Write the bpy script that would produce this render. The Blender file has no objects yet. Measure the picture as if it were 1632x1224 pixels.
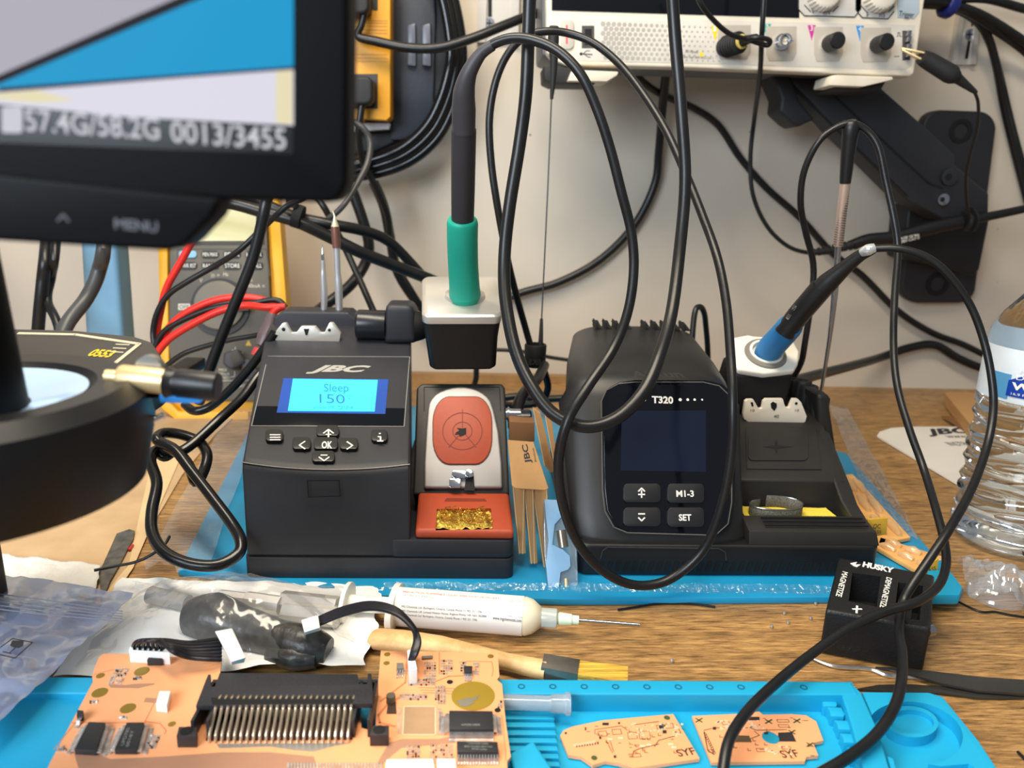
import bpy, bmesh, math, random
from mathutils import Vector as V, noise, Matrix
random.seed(7)
S = 0.01                       # every length below is in centimetres
SC = bpy.context.scene
COL = SC.collection

# ---------------------------------------------------------------- camera
FPX, CH = 1180.0, 21.5
PI = math.pi
pit, yaw, rol = math.radians(15), math.radians(3), math.radians(1.8)
FW = V((math.sin(yaw)*math.cos(pit), math.cos(yaw)*math.cos(pit), -math.sin(pit)))
X0 = V((math.cos(yaw), -math.sin(yaw), 0)); U0 = X0.cross(FW)
RT = math.cos(rol)*X0 + math.sin(rol)*U0
UP = -math.sin(rol)*X0 + math.cos(rol)*U0
CP = V((0, 0, CH))
cam = bpy.data.cameras.new('camera'); camo = bpy.data.objects.new('camera', cam); COL.objects.link(camo)
mm = Matrix((RT, UP, -FW)).transposed().to_4x4(); mm.translation = CP*S
camo.matrix_world = mm
cam.sensor_width = 36; cam.lens = 36*FPX/1632; cam.clip_start = 0.01
cam.dof.use_dof = True; cam.dof.focus_distance = 0.38; cam.dof.aperture_fstop = 11
SC.camera = camo
SC.view_settings.view_transform = 'Standard'; SC.view_settings.look = 'None'
SC.view_settings.gamma = 1; SC.view_settings.exposure = 0.3
# ---------------------------------------------------------------- world and room lamps
w = bpy.data.worlds.new('room_light'); SC.world = w; w.use_nodes = True
w.node_tree.nodes['Background'].inputs[0].default_value = (0.86, 0.93, 1, 1)
w.node_tree.nodes['Background'].inputs[1].default_value = 0.20
def area(name, loc, aim, sx, sy, power, col):
    l = bpy.data.lights.new(name, 'AREA'); l.shape = 'RECTANGLE'; l.size = sx*S; l.size_y = sy*S
    l.energy = power; l.color = col
    o = bpy.data.objects.new(name, l); COL.objects.link(o); o.location = V(loc)*S
    o.rotation_euler = (V(aim)-V(loc)).to_track_quat('-Z', 'Y').to_euler()
area('bench_lamp', (-10, 23, 84), (4, 40, 0), 70, 16, 8.0, (1.0, 0.88, 0.70))
area('room_window', (-46, -28, 46), (6, 50, 14), 50, 36, 8.0, (0.80, 0.90, 1.0))

def lin(c):
    return tuple(((x/255)/12.92 if x/255 <= .04045 else ((x/255+.055)/1.055)**2.4) for x in c)

# ---------------------------------------------------------------- pixel rays of the reference frame
def ray(px, py): return FW + (px-816)/FPX*RT + (612-py)/FPX*UP
class Plane:
    def __init__(s, pt, n): s.p = V(pt); s.n = V(n).normalized()
    def on(s, px, py):
        d = ray(px, py); t = (s.p-CP).dot(s.n)/d.dot(s.n); return CP + t*d
    def up(s, h): return Plane(s.p + s.n*h, s.n)
def Z(h): return Plane((0, 0, h), (0, 0, 1))
def Y(y): return Plane((0, y, 0), (0, -1, 0))
def at(px, py, y): return Y(y).on(px, py)
def tilt(px, pyA, yA, pyB, yB):          # a plane holding the x direction, through two points
    a = at(px, pyA, yA); b = at(px, pyB, yB)
    n = V((1, 0, 0)).cross(b-a).normalized()
    if n.dot(CP-a) < 0: n = -n
    return Plane(a, n)

# ---------------------------------------------------------------- materials
MATS = {}
def M(name, c=(128,128,128), r=.5, m=0, var=.05, vs=25, bump=0, bs=400, em=0, trans=0, ior=1.45, coat=0, stretch=None, c2=None):
    if name in MATS: return MATS[name]
    mt = bpy.data.materials.new(name); mt.use_nodes = True; nt = mt.node_tree; b = nt.nodes['Principled BSDF']
    L = lin(c)
    tc = nt.nodes.new('ShaderNodeTexCoord'); nz = nt.nodes.new('ShaderNodeTexNoise'); nz.inputs['Scale'].default_value = vs
    nz.inputs['Detail'].default_value = 5
    src = tc.outputs['Object']
    if stretch:
        mp = nt.nodes.new('ShaderNodeMapping'); mp.inputs['Scale'].default_value = stretch
        nt.links.new(src, mp.inputs[0]); src = mp.outputs[0]
    nt.links.new(src, nz.inputs['Vector'])
    rp = nt.nodes.new('ShaderNodeValToRGB'); rp.color_ramp.elements[0].position = .3; rp.color_ramp.elements[1].position = .7
    A = tuple(max(0, x*(1-var*2)) for x in L); B_ = tuple(min(1, x*(1+var*2)) for x in L)
    if c2: A = lin(c2); B_ = L
    rp.color_ramp.elements[0].color = (*A, 1); rp.color_ramp.elements[1].color = (*B_, 1)
    nt.links.new(nz.outputs['Fac'], rp.inputs[0]); nt.links.new(rp.outputs[0], b.inputs['Base Color'])
    b.inputs['Roughness'].default_value = r; b.inputs['Metallic'].default_value = m
    b.inputs['IOR'].default_value = ior
    if coat: b.inputs['Coat Weight'].default_value = coat; b.inputs['Coat Roughness'].default_value = .08
    if trans: b.inputs['Transmission Weight'].default_value = trans
    if em: b.inputs['Emission Color'].default_value = (*L, 1); b.inputs['Emission Strength'].default_value = em
    if bump:
        n2 = nt.nodes.new('ShaderNodeTexNoise'); n2.inputs['Scale'].default_value = bs
        bp = nt.nodes.new('ShaderNodeBump'); bp.inputs['Strength'].default_value = bump; bp.inputs['Distance'].default_value = .001
        nt.links.new(src, n2.inputs['Vector']); nt.links.new(n2.outputs['Fac'], bp.inputs['Height']); nt.links.new(bp.outputs[0], b.inputs['Normal'])
    MATS[name] = mt; return mt
def FILM(name, c, opac=.25, gl=.25, r=.12, wr=.4, sc=60):
    """thin clear plastic: see-through, a little milky, with a gloss that breaks on its wrinkles"""
    if name in MATS: return MATS[name]
    mt = bpy.data.materials.new(name); mt.use_nodes = True; nt = mt.node_tree; nt.nodes.clear(); N = nt.nodes.new
    out = N('ShaderNodeOutputMaterial'); tr = N('ShaderNodeBsdfTransparent'); df = N('ShaderNodeBsdfDiffuse'); g = N('ShaderNodeBsdfGlossy')
    df.inputs[0].default_value = (*lin(c), 1); g.inputs['Roughness'].default_value = r; tr.inputs[0].default_value = (.97, .97, .98, 1)
    m1 = N('ShaderNodeMixShader'); m1.inputs[0].default_value = opac; m2 = N('ShaderNodeMixShader'); m2.inputs[0].default_value = gl
    tc = N('ShaderNodeTexCoord'); nz = N('ShaderNodeTexNoise'); nz.inputs['Scale'].default_value = sc; nz.inputs['Distortion'].default_value = 1.5
    bp = N('ShaderNodeBump'); bp.inputs['Strength'].default_value = wr; bp.inputs['Distance'].default_value = .004
    lw = N('ShaderNodeLayerWeight'); lw.inputs[0].default_value = .15; ml = N('ShaderNodeMath'); ml.operation = 'MULTIPLY_ADD'
    ml.inputs[1].default_value = .25; ml.inputs[2].default_value = gl*.3
    k = nt.links.new
    k(tc.outputs['Object'], nz.inputs['Vector']); k(nz.outputs['Fac'], bp.inputs['Height']); k(bp.outputs[0], g.inputs['Normal']); k(bp.outputs[0], df.inputs['Normal'])
    k(tr.outputs[0], m1.inputs[1]); k(df.outputs[0], m1.inputs[2]); k(m1.outputs[0], m2.inputs[1]); k(g.outputs[0], m2.inputs[2])
    k(lw.outputs['Fresnel'], ml.inputs[0]); k(ml.outputs[0], m2.inputs[0]); k(m2.outputs[0], out.inputs[0])
    MATS[name] = mt; return mt
def wood(name, c1, c2, sx, sy, r=.5):
    if name in MATS: return MATS[name]
    mt = bpy.data.materials.new(name); mt.use_nodes = True; nt = mt.node_tree; b = nt.nodes['Principled BSDF']; N = nt.nodes.new; k = nt.links.new
    tc = N('ShaderNodeTexCoord'); mp = N('ShaderNodeMapping'); mp.inputs['Scale'].default_value = (sx, sy, sx)
    nz = N('ShaderNodeTexNoise'); nz.inputs['Scale'].default_value = 1; nz.inputs['Detail'].default_value = 7; nz.inputs['Roughness'].default_value = .7; nz.inputs['Distortion'].default_value = .15
    rp = N('ShaderNodeValToRGB'); e = rp.color_ramp.elements; e[0].position = .32; e[1].position = .68
    e[0].color = (*lin(c1), 1); e[1].color = (*lin(c2), 1)
    mp2 = N('ShaderNodeMapping'); mp2.inputs['Scale'].default_value = (sx*.12, sy*.16, sx); n2 = N('ShaderNodeTexNoise'); n2.inputs['Scale'].default_value = 1; n2.inputs['Detail'].default_value = 3
    mx = N('ShaderNodeMixRGB'); mx.blend_type = 'OVERLAY'; mx.inputs[0].default_value = .55
    bp = N('ShaderNodeBump'); bp.inputs['Strength'].default_value = .25; bp.inputs['Distance'].default_value = .0006
    k(tc.outputs['Object'], mp.inputs[0]); k(mp.outputs[0], nz.inputs['Vector']); k(nz.outputs['Fac'], rp.inputs[0])
    k(tc.outputs['Object'], mp2.inputs[0]); k(mp2.outputs[0], n2.inputs['Vector'])
    k(rp.outputs[0], mx.inputs[1]); k(n2.outputs['Fac'], mx.inputs[2]); k(mx.outputs[0], b.inputs['Base Color'])
    k(nz.outputs['Fac'], bp.inputs['Height']); k(bp.outputs[0], b.inputs['Normal']); b.inputs['Roughness'].default_value = r
    MATS[name] = mt; return mt

# ---------------------------------------------------------------- mesh builder
def sub(o, p): return o
class B:
    def __init__(s): s.v = []; s.f = []
    def add(s, vs, fs):
        n = len(s.v); s.v += [V(a) for a in vs]; s.f += [[i+n for i in f] for f in fs]; return s
    def box(s, x0, x1, y0, y1, z0, z1):
        return s.add([(x, y, z) for z in (z0, z1) for x, y in ((x0,y0),(x1,y0),(x1,y1),(x0,y1))],
                     [[3,2,1,0],[4,5,6,7],[0,1,5,4],[1,2,6,5],[2,3,7,6],[3,0,4,7]])
    def prism(s, pts, vec):
        vec = V(vec); n = len(pts); a = [V(p) for p in pts]; b = [p+vec for p in a]
        nn = sum(((a[i]-a[0]).cross(a[(i+1)%n]-a[0]) for i in range(n)), V())
        if nn.dot(vec) < 0: a.reverse(); b.reverse()
        return s.add(a+b, [list(range(n))[::-1], list(range(n, 2*n))] + [[i, (i+1)%n, n+(i+1)%n, n+i] for i in range(n)])
    def loft(s, rings, cap=True, close=True):
        n = len(rings[0]); vs = [p for r in rings for p in r]; fs = []
        for i in range(len(rings)-1):
            for j in range(n if close else n-1):
                a = i*n+j; b = i*n+(j+1)%n; fs.append([a, b, b+n, a+n])
        if cap and close: fs += [list(range(n))[::-1], [len(vs)-n+j for j in range(n)]]
        return s.add(vs, fs)
    def lathe(s, org, ax, prof, n=32, ref=(1,0,0), cap=True, sy=1):
        """prof: (distance along axis, radius) pairs"""
        org = V(org); ax = V(ax).normalized(); u = V(ref); u = (u-ax*u.dot(ax))
        if u.length < 1e-3: u = ax.orthogonal()
        u.normalize(); w_ = ax.cross(u)
        return s.loft([[org+ax*d + (u*math.cos(t)+w_*math.sin(t)*sy)*max(r, 1e-4) for t in (2*PI*i/n for i in range(n))] for d, r in prof], cap)
    def tube(s, pts, rad, n=12, sm=6, tw=0):
        pts = [V(p) for p in pts]; m = len(pts)
        rads = list(rad) if isinstance(rad, (list, tuple)) else [rad]*m
        P, R = [], []
        if sm and m > 2:
            for i in range(m-1):
                p0 = pts[max(i-1,0)]; p1 = pts[i]; p2 = pts[i+1]; p3 = pts[min(i+2,m-1)]
                for k in range(sm):
                    t = k/sm
                    P.append(.5*((2*p1)+(p2-p0)*t+(2*p0-5*p1+4*p2-p3)*t*t+(3*p1-p0-3*p2+p3)*t**3)); R.append(rads[i]*(1-t)+rads[i+1]*t)
            P.append(pts[-1]); R.append(rads[-1])
        else: P, R = pts, rads
        T = [(P[min(i+1,len(P)-1)]-P[max(i-1,0)]).normalized() for i in range(len(P))]
        u = T[0].orthogonal().normalized(); rings = []
        for i, p in enumerate(P):
            u = (u-T[i]*u.dot(T[i])).normalized(); w_ = T[i].cross(u)
            rings.append([p+(u*math.cos(a)+w_*math.sin(a))*R[i] for a in (2*PI*j/n for j in range(n))])
        return s.loft(rings)
    def sheet(s, q, n=24, m=24, amp=.3, sc=.35, z=(0,0,1), seed=0, edge=0.0, lift=0):
        """a soft sheet over a corner quad, crumpled by noise"""
        a, b, c, d = [V(p) for p in q]; z = V(z); vs = []; fs = []
        for i in range(n+1):
            for j in range(m+1):
                t, u = j/m, i/n
                if edge: 
                    t2 = t + edge*noise.noise(V((u*6, t*2, seed))); u2 = u + edge*noise.noise(V((t*6, 9+u*2, seed)))
                else: t2, u2 = t, u
                p = (a*(1-t2)+b*t2)*(1-u2)+(d*(1-t2)+c*t2)*u2
                h = noise.noise(V((p.x*sc+seed, p.y*sc, seed*3.1))) + .45*noise.noise(V((p.x*sc*2.7, p.y*sc*2.7+seed, 5)))
                bow = 4*t*(1-t)*4*u*(1-u)
                vs.append(p + z*(amp*(h*.5+.5) + lift*bow))
        for i in range(n):
            for j in range(m): k = i*(m+1)+j; fs.append([k, k+1, k+m+2, k+m+1])
        return s.add(vs, fs)
    # ---- shapes laid out on a plane of the object they belong to
    def slab(s, pl, px, t, off=0): return s.prism([pl.on(*p)+pl.n*off for p in px], pl.n*t)
    def rect(s, pl, x0, y0, x1, y1, t, off=0, r=0):
        if not r: return s.slab(pl, [(x0,y0),(x1,y0),(x1,y1),(x0,y1)], t, off)
        pts = []
        for cx, cy, a0 in ((x1-r, y0+r, -90), (x1-r, y1-r, 0), (x0+r, y1-r, 90), (x0+r, y0+r, 180)):
            for k in range(6): a = math.radians(a0+k*18); pts.append((cx+r*math.cos(a), cy+r*math.sin(a)))
        return s.slab(pl, pts, t, off)
    def disc(s, pl, cx, cy, rpx, t, off=0, n=28, rin=0, sy=1):
        c = pl.on(cx, cy); R = (pl.on(cx+rpx, cy)-c).length
        if rin:
            r2 = R*rin; s.lathe(c+pl.n*off, pl.n, [(0,r2),(0,R),(t,R),(t,r2),(0,r2)], n, cap=False); return s
        return s.lathe(c+pl.n*off, pl.n, [(0,R),(t,R)], n)
    def line(s, pl, pts, wpx, t=.01, closed=False, off=0):
        q = [pl.on(*p)+pl.n*off for p in pts]
        if closed: q.append(q[0])
        for a, b in zip(q, q[1:]):
            d = (b-a); 
            if d.length < 1e-5: continue
            wd = (pl.on(pts[0][0]+wpx, pts[0][1])-pl.on(*pts[0])).length*.5
            sd = d.normalized().cross(pl.n)*wd; e = d.normalized()*wd*.4
            s.prism([a-sd-e, b-sd+e, b+sd+e, a+sd-e], pl.n*t)
        return s
    def text(s, pl, txt, p0, p1, hpx, t=.01, bold=0, shear=0, off=0, flip=1):
        a = pl.on(*p0)+pl.n*off; b = pl.on(*p1)+pl.n*off; u = (b-a).normalized(); wv = pl.n.cross(u)
        h = (pl.on(p0[0]+(p1[1]-p0[1])*hpx/max(1,math.hypot(p1[0]-p0[0],p1[1]-p0[1])), p0[1]-(p1[0]-p0[0])*hpx/max(1,math.hypot(p1[0]-p0[0],p1[1]-p0[1])))-pl.on(*p0)).length
        cu = bpy.data.curves.new('t', 'FONT'); cu.body = txt; cu.size = 1; cu.offset = bold; cu.shear = shear; cu.resolution_u = 3
        o = bpy.data.objects.new('t', cu); me = bpy.data.meshes.new_from_object(o.evaluated_get(bpy.context.evaluated_depsgraph_get())) if False else o.to_mesh()
        vs = [v.co.copy() for v in me.vertices]; fs = [list(p.vertices) for p in me.polygons]; o.to_mesh_clear()
        bpy.data.objects.remove(o); bpy.data.curves.remove(cu)
        if not vs: return s
        x0 = min(v.x for v in vs); x1 = max(v.x for v in vs); y1 = max(v.y for v in vs); y0 = min(0, min(v.y for v in vs))
        sx = (b-a).length/max(x1-x0, 1e-5); sy = h/max(y1, 1e-5)
        s.add([a+u*((v.x-x0)*sx)+wv*(v.y*sy*flip)+pl.n*t for v in vs], fs); return s
    def mesh(s, name, mat, bevel=0, seg=2, ang=35, org=(0,0,0), recalc=True):
        me = bpy.data.meshes.new(name); org = V(org)
        me.from_pydata([(p-org)*S for p in s.v], [], s.f); me.update()
        bm = bmesh.new(); bm.from_mesh(me)
        bmesh.ops.remove_doubles(bm, verts=bm.verts, dist=1e-6)
        if recalc: bmesh.ops.recalc_face_normals(bm, faces=bm.faces)
        if bevel:
            es = [e for e in bm.edges if len(e.link_faces) == 2 and e.calc_face_angle(0) > math.radians(ang)]
            bmesh.ops.bevel(bm, geom=es, offset=bevel*S, segments=seg, profile=.6, affect='EDGES', clamp_overlap=True)
        bm.to_mesh(me); bm.free()
        for p in me.polygons: p.use_smooth = True
        me.set_sharp_from_angle(angle=math.radians(38))
        me.materials.append(mat); return me
    def obj(s, name, mat, parent=None, bevel=0, seg=2, ang=35, label=None, recalc=True):
        if parent is None:
            xs = [p.x for p in s.v]; ys = [p.y for p in s.v]; org = V(((min(xs)+max(xs))/2, (min(ys)+max(ys))/2, min(p.z for p in s.v)))
        else: org = V(parent['_o'])
        o = bpy.data.objects.new(name, s.mesh(name, mat, bevel, seg, ang, org, recalc)); COL.objects.link(o)
        o['_o'] = tuple(org)
        if parent is None: o.location = org*S
        else: o.parent = parent
        if label: o['label'] = label
        return o
def thing(name, label, cat, loc, group=None):
    o = bpy.data.objects.new(name, None); COL.objects.link(o); o.location = V(loc)*S; o['_o'] = tuple(loc)
    o.empty_display_size = .01
    return tag(o, label, cat, group)
def tag(o, label, cat, group=None, kind=None):
    o['label'] = label; o['category'] = cat
    if group: o['group'] = group
    if kind: o['kind'] = kind
    return o
def structure(o, label=None):
    o['kind'] = 'structure'
    if label: o['label'] = label
    return o
def carve(o, *cutters):
    for c in cutters:
        md = o.modifiers.new('cut', 'BOOLEAN'); md.object = c; md.solver = 'EXACT'; md.operation = 'DIFFERENCE'
    bpy.context.view_layer.update()
    me = bpy.data.meshes.new_from_object(o.evaluated_get(bpy.context.evaluated_depsgraph_get()))
    o.modifiers.clear(); o.data = me
    for p in me.polygons: p.use_smooth = True
    me.set_sharp_from_angle(angle=math.radians(38))
    for c in cutters: bpy.data.objects.remove(c)
def cutter(b):
    m = bpy.data.materials.get('cut') or bpy.data.materials.new('cut')
    o = bpy.data.objects.new('cut', b.mesh('cut', m)); COL.objects.link(o); o.data.materials.clear(); return o
def path(pts): return [at(*p) for p in pts]
def cable(name, label, pts, rad, mat, n=10, cat='cable', group=None):
    o = B().tube(path(pts), rad, n).obj(name, mat); return tag(o, label, cat, group)

# ---------------------------------------------------------------- shared materials
BK = M('black_plastic', (38,39,45), .5, bump=.06, bs=2500, var=.1)
BKM = M('black_matte', (27,27,29), .6, bump=.1, bs=700)
BKW = M('warm_black_plastic', (37,35,33), .5, bump=.08, bs=2500, var=.1)
DK = M('deep_black', (9,9,10), .7)
GLS = M('glossy_black', (14,15,20), .12, var=.02)
RUB = M('cable_rubber', (22,22,23), .36, bump=.1, bs=120, var=.12, vs=60)
RUBG = M('grey_cable_rubber', (62,62,62), .4, var=.12)
WHT = M('white_print', (236,234,226), .6, em=0)
CREAM = M('cream_plastic', (226,216,197), .42)
SILV = M('brushed_silver', (206,202,194), .33, .6, var=.04)
STEEL = M('steel', (170,172,178), .25, .95)
CHROME = M('chrome', (225,225,228), .1, 1)
BRASS = M('brass', (236,208,156), .35, .5)
ORNG = M('orange_silicone', (168,68,38), .5, bump=.1)
BLUE = M('blue_silicone', (22,158,200), .5, var=.04, vs=8)
PCB = M('peach_circuit_board', (240,163,112), .45, var=.025)
PCBT = M('peach_trace', (206,124,78), .5)
PCBB = M('bare_board_brown', (172,124,96), .5)
GOLD = M('gold_pad', (142,116,38), .4, .4)
TIN = M('solder_tin', (205,205,205), .28, .8, var=.15, vs=300)
KRAFT = M('kraft_card', (186,142,92), .75, bump=.2)
KEDGE = M('kraft_edge', (222,186,136), .8)
FILMC = FILM('clear_film', (215,218,220), .16, .18)
CLR = FILM('clear_plastic', (214,224,232), .2, .3, .08, .05, 20)

# ---------------------------------------------------------------- setting
W = 81.5
b = B().box(-75, 110, W, W+6, -4, 75)
wall = structure(b.obj('wall_back', M('wall_paint', (207,196,180), .7, var=.03, vs=6, bump=.25, bs=60)), 'off-white painted wall behind the bench')
desk = structure(B().box(-75, 110, 4, W, -3, 0).obj('workbench_top', wood('desk_wood', (84,56,30), (200,154,94), 70, 620, .42)), 'brown wood grain laminate bench top')
b = B()
for px, py, r in ((1245,665,.09),(805,375,.1),(1195,210,.08),(760,500,.07),(1300,480,.06),(1590,365,.08),(845,215,.12),(1462,380,.07),(1015,420,.06),(720,560,.06),(1590,450,.07)):
    p = Y(W).on(px, py); b.lathe(p, (0,-1,0), [(0,r),(.012,r*.8)], 7)
structure(b.obj('trim_1', M('wall_scuff', (120,108,95), .8)), 'small dents and scuffs on the wall')
structure(B().box(-22, 12, W-1.0, W, 0, .9).obj('baseboard_back', wood('ledge_wood', (120,88,52), (182,142,94), 8, 60)), 'low wooden strip along the back of the bench')

# slotted shelf rails screwed on the wall
RAIL = M('rail_paint', (196,190,182), .35, .3)
def rail(px, pts, label, slots, screw):
    t = thing('shelf_rail', label, 'shelf rail', Y(W-.1).on(*pts[3]), 'slotted shelf rails on the wall')
    pl = Y(W-.45)
    fb = B().slab(pl, pts, -.44); e = pts
    wl = (pts[0][0]-pts[3][0])
    fb.slab(pl, [pts[0], (pts[0][0]+px*.22, pts[0][1]), (pts[3][0]+px*.22, pts[3][1]), pts[3]], .35)
    fb.slab(pl, [(pts[1][0]-px*.2, pts[1][1]), pts[1], pts[2], (pts[2][0]-px*.2, pts[2][1])], .35)
    fb.obj('rail_body', RAIL, t)
    s = B()
    for (x0,y0,x1,y1,wd) in slots: s.slab(pl, [(x0-wd,y0),(x0+wd,y0),(x1+wd,y1),(x1-wd,y1)], .02)
    s.obj('slot', DK, t)
    c = B().disc(pl, screw[0], screw[1], 8, .15).obj('screw', STEEL, t)
    B().line(pl.up(.15), [(screw[0]-5,screw[1]),(screw[0]+5,screw[1])], 2, .02).line(pl.up(.15), [(screw[0],screw[1]-5),(screw[0],screw[1]+5)], 2, .02).obj('screw_slot', DK, c)
rail(36, [(1528,14),(1560,14),(1552,103),(1514,103)], 'metal slotted shelf rail on the wall right of the oscilloscope', [(1552,22,1550,42,2.5),(1545,65,1540,94,2.5)], (1545,55))
rail(60, [(765,-60),(828,-60),(826,68),(760,68)], 'cream slotted shelf rail on the wall left of the oscilloscope', [(781,-55,781,-15,3),(781,-8,781,27,3)], (780,37))

# ---------------------------------------------------------------- oscilloscope
pl = Y(66)
t = thing('oscilloscope', 'cream benchtop oscilloscope mounted high on the wall arm, four input channels', 'oscilloscope', at(1165,125,70))
BZ = [(868,-185),(1484,-185),(1474,0),(1457,118),(1450,122),(1300,116),(1100,108),(900,103),(882,96),(872,84)]
B().slab(pl, BZ, -1.6).obj('front_bezel', CREAM, t, .18, 3)
B().slab(Y(67.7), [(862,-180),(1478,-180),(1452,112),(1440,116),(905,99),(864,88)], -7).obj('rear_case', M('scope_case', (92,92,94), .5), t, .3)
B().slab(pl.up(-.06), [(880,-160),(1274,-160),(1273,29),(879,17)], .12).obj('screen', GLS, t, .03)
B().slab(pl, [(927,25),(1140,32),(1458,40),(1452,104),(1442,112),(1140,102),(922,97)], .03).obj('input_panel', M('scope_panel', (206,200,190), .5), t, .01)
B().rect(pl, 893, 31, 914, 79, .18, 0, 8).obj('power_button', M('scope_button', (188,182,172), .45), t, .04)
B().rect(pl.up(.18), 902, 40, 904.5, 70, .02, 0).obj('power_light', M('red_glow', (225,60,60), .5, em=.6), t)
B().rect(pl, 927, 41, 947, 77, .05).obj('usb_port', M('usb_metal', (120,118,116), .3, .8), t)
B().rect(pl.up(.05), 932, 46, 943, 72, .01).obj('usb_socket', DK, t)
INK = M('dark_ink', (45,46,52), .6)
b = B().line(pl.up(.03), [(925,86),(944,87)], 1.6).line(pl.up(.03), [(929,86),(935,81),(940,81)], 1.2).line(pl.up(.03), [(931,86),(937,91),(941,91)], 1.2).disc(pl.up(.03), 926, 86, 2.4, .01)
b.obj('usb_symbol', INK, t)
b = B()
for r in range(8):
    for c in range(22):
        x = 961+c*8.6+(4.3 if r % 2 else 0); y = 38+r*7.6+(x-960)*.035
        rr = 4.2-2.9*(c/21)
        if 1063 < x < 1075: pass
        b.disc(pl.up(.03), x, y, rr, .008, 0, 6)
b.obj('dot_pattern', M('dot_grey', (168,163,155), .6), t)
b = B().text(pl.up(.03), 'All Inputs', (1092,84), (1112,85), 5).text(pl.up(.03), '1MOhm 16pF 300V RMS CAT I', (1083,92), (1136,95), 4).text(pl.up(.12), 'mV', (1312,24), (1324,24), 8).text(pl.up(.12), 'V', (1293,22), (1298,22), 8).text(pl.up(.12), 's', (1380,26), (1384,26), 7).text(pl.up(.12), 'nS', (1401,27), (1410,27), 7).text(pl.up(.12), 'Trigger', (1432,26), (1456,28), 9)
b.obj('printed_text', INK, t)
B().slab(pl.up(.03), [(1114,90),(1122,90),(1118,80)], .01).obj('warning_mark', M('warn_yellow', (235,205,30), .5), t)
for i, (x, y, c, n) in enumerate(((1133,41,(232,205,40),'1'),(1216,38,(60,170,160),'2'),(1287,40,(190,50,140),'3'),(1364,41,(50,140,210),'4'))):
    q = B().slab(pl.up(.03), [(x,y),(x+13,y),(x+6.5,y+25)], .012).obj('channel_mark', M('channel_'+n, c, .5), t)
    B().text(pl.up(.045), n, (x+4,y+9), (x+8,y+9), 8).obj('number', WHT, q)
RC = M('recess', (176,168,156), .4)
for i, (x0, y0, x1, y1) in enumerate(((1144,40,1196,95),(1221,42,1269,97),(1297,43,1343,98),(1371,44,1420,99))):
    rcs = B().slab(pl.up(.03), [(x0,y0),(x1,y0),(x1,y1-12),(x1-6,y1),(x0+4,y1),(x0,y1-12)], .04).obj('connector_recess', RC, t, .01)
    cx, cy = ((1160,72),(1247,68),(1322,71),(1398,73))[i]
    d = pl.n*1 + V((0,0,.0))
    c0 = pl.on(cx-4, cy)
    if i == 1:
        s = B().lathe(c0, pl.n, [(0,.62),(.5,.62),(.5,.5),(1.3,.5),(1.3,.38),(.7,.38)], 28, cap=False).obj('bnc_socket', CHROME, t)
        B().lathe(c0+pl.n*.3, pl.n, [(0,.34),(.6,.34),(.62,.09),(.9,.09)], 16).obj('centre_pin', CREAM, s)
        B().box(c0.x-.72, c0.x+.72, c0.y-1.0, c0.y-.85, c0.z-.06, c0.z+.06).obj('lug', CHROME, s)
    elif i == 0:
        a0 = pl.on(1152,76); a1 = at(1196,62,62.8); dd = (a1-a0).normalized(); ll = (a1-a0).length
        s = B().lathe(a0, dd, [(0,.7),(ll*.1,.78),(ll*.62,.8),(ll*.66,.6)], 28).obj('probe_plug', BKM, t)
        bb_ = B(); [bb_.lathe(a0+dd*(ll*(.15+.09*k_)), dd, [(-.06,.8),(0,.87),(.06,.8)], 24) for k_ in range(6)]; bb_.obj('grip_rib', BKM, s)
        B().lathe(a0+dd*ll*.66, dd, [(0,.5),(.05,.56),(.2,.56),(.25,.45)], 24).obj('yellow_ring', M('ring_yellow', (226,200,110), .4), s)
        B().lathe(a0+dd*ll*.7, dd, [(0,.42),(ll*.5,.25)], 20).obj('plug_boot', BKM, s)
    elif i > 1:
        s = B().lathe(c0, pl.n, [(0,.62),(.4,.62),(.42,.5)], 24).obj('bnc_socket', CHROME, t)
        B().lathe(c0+pl.n*.4, pl.n, [(0,.66),(.15,.68),(1.5,.66),(1.62,.56),(1.64,.2)], 28).obj('dust_cap', M('cap_rubber', (20,20,22), .5, bump=.3, bs=300), s)
for (x, y) in ((1310,-8),(1399,-6)):
    pts = [(x-38,-60),(x+62,-60),(x+62,14),(x+52,27),(x-28,25),(x-38,14)] if x < 1350 else [(x-35,-60),(x+26,-60),(x+26,18),(x+16,30),(x-25,28),(x-35,16)]
    B().slab(pl, pts, .06).obj('knob_panel', M('panel_grey', (196,192,186), .5), t)
    B().line(pl.up(.06), pts[2:]+[pts[0]], 1.3, .02).line(pl.up(.06), [(x-28,8),(x-18,19)], 1.6).line(pl.up(.06), [(x+26,10),(x+17,19)], 1.6).obj('panel_outline', INK, t)
    c0 = pl.on(x, y); b = B(); rings = []
    for d, rr in ((0,1.28),(.5,1.28),(1.0,1.15),(1.1,1.0)):
        rings.append([c0+pl.n*d+V((math.cos(a),0,math.sin(a)))*(rr+(.05 if j % 2 else -.03)) for j, a in enumerate(2*PI*j/48 for j in range(48))])
    b.loft(rings).obj('knob', M('knob_cream', (222,214,200), .5), t)
B().slab(pl, [(1430,-60),(1466,-60),(1464,20),(1456,30),(1430,28)], .06).obj('trigger_panel', M('panel_blue_grey', (168,182,192), .5), t)
B().rect(pl.up(.03), 1438, 49, 1450, 96, .05).obj('probe_terminal', M('terminal_dark', (70,66,60), .5), t)
b = B(); [b.box(pl.on(1443,y).x-.12, pl.on(1443,y).x+.16, 65.35, 65.95, pl.on(1443,y).z-.2, pl.on(1443,y).z+.2) for y in (55,64,76,88)]
b.obj('terminal_post', STEEL, t)
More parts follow.
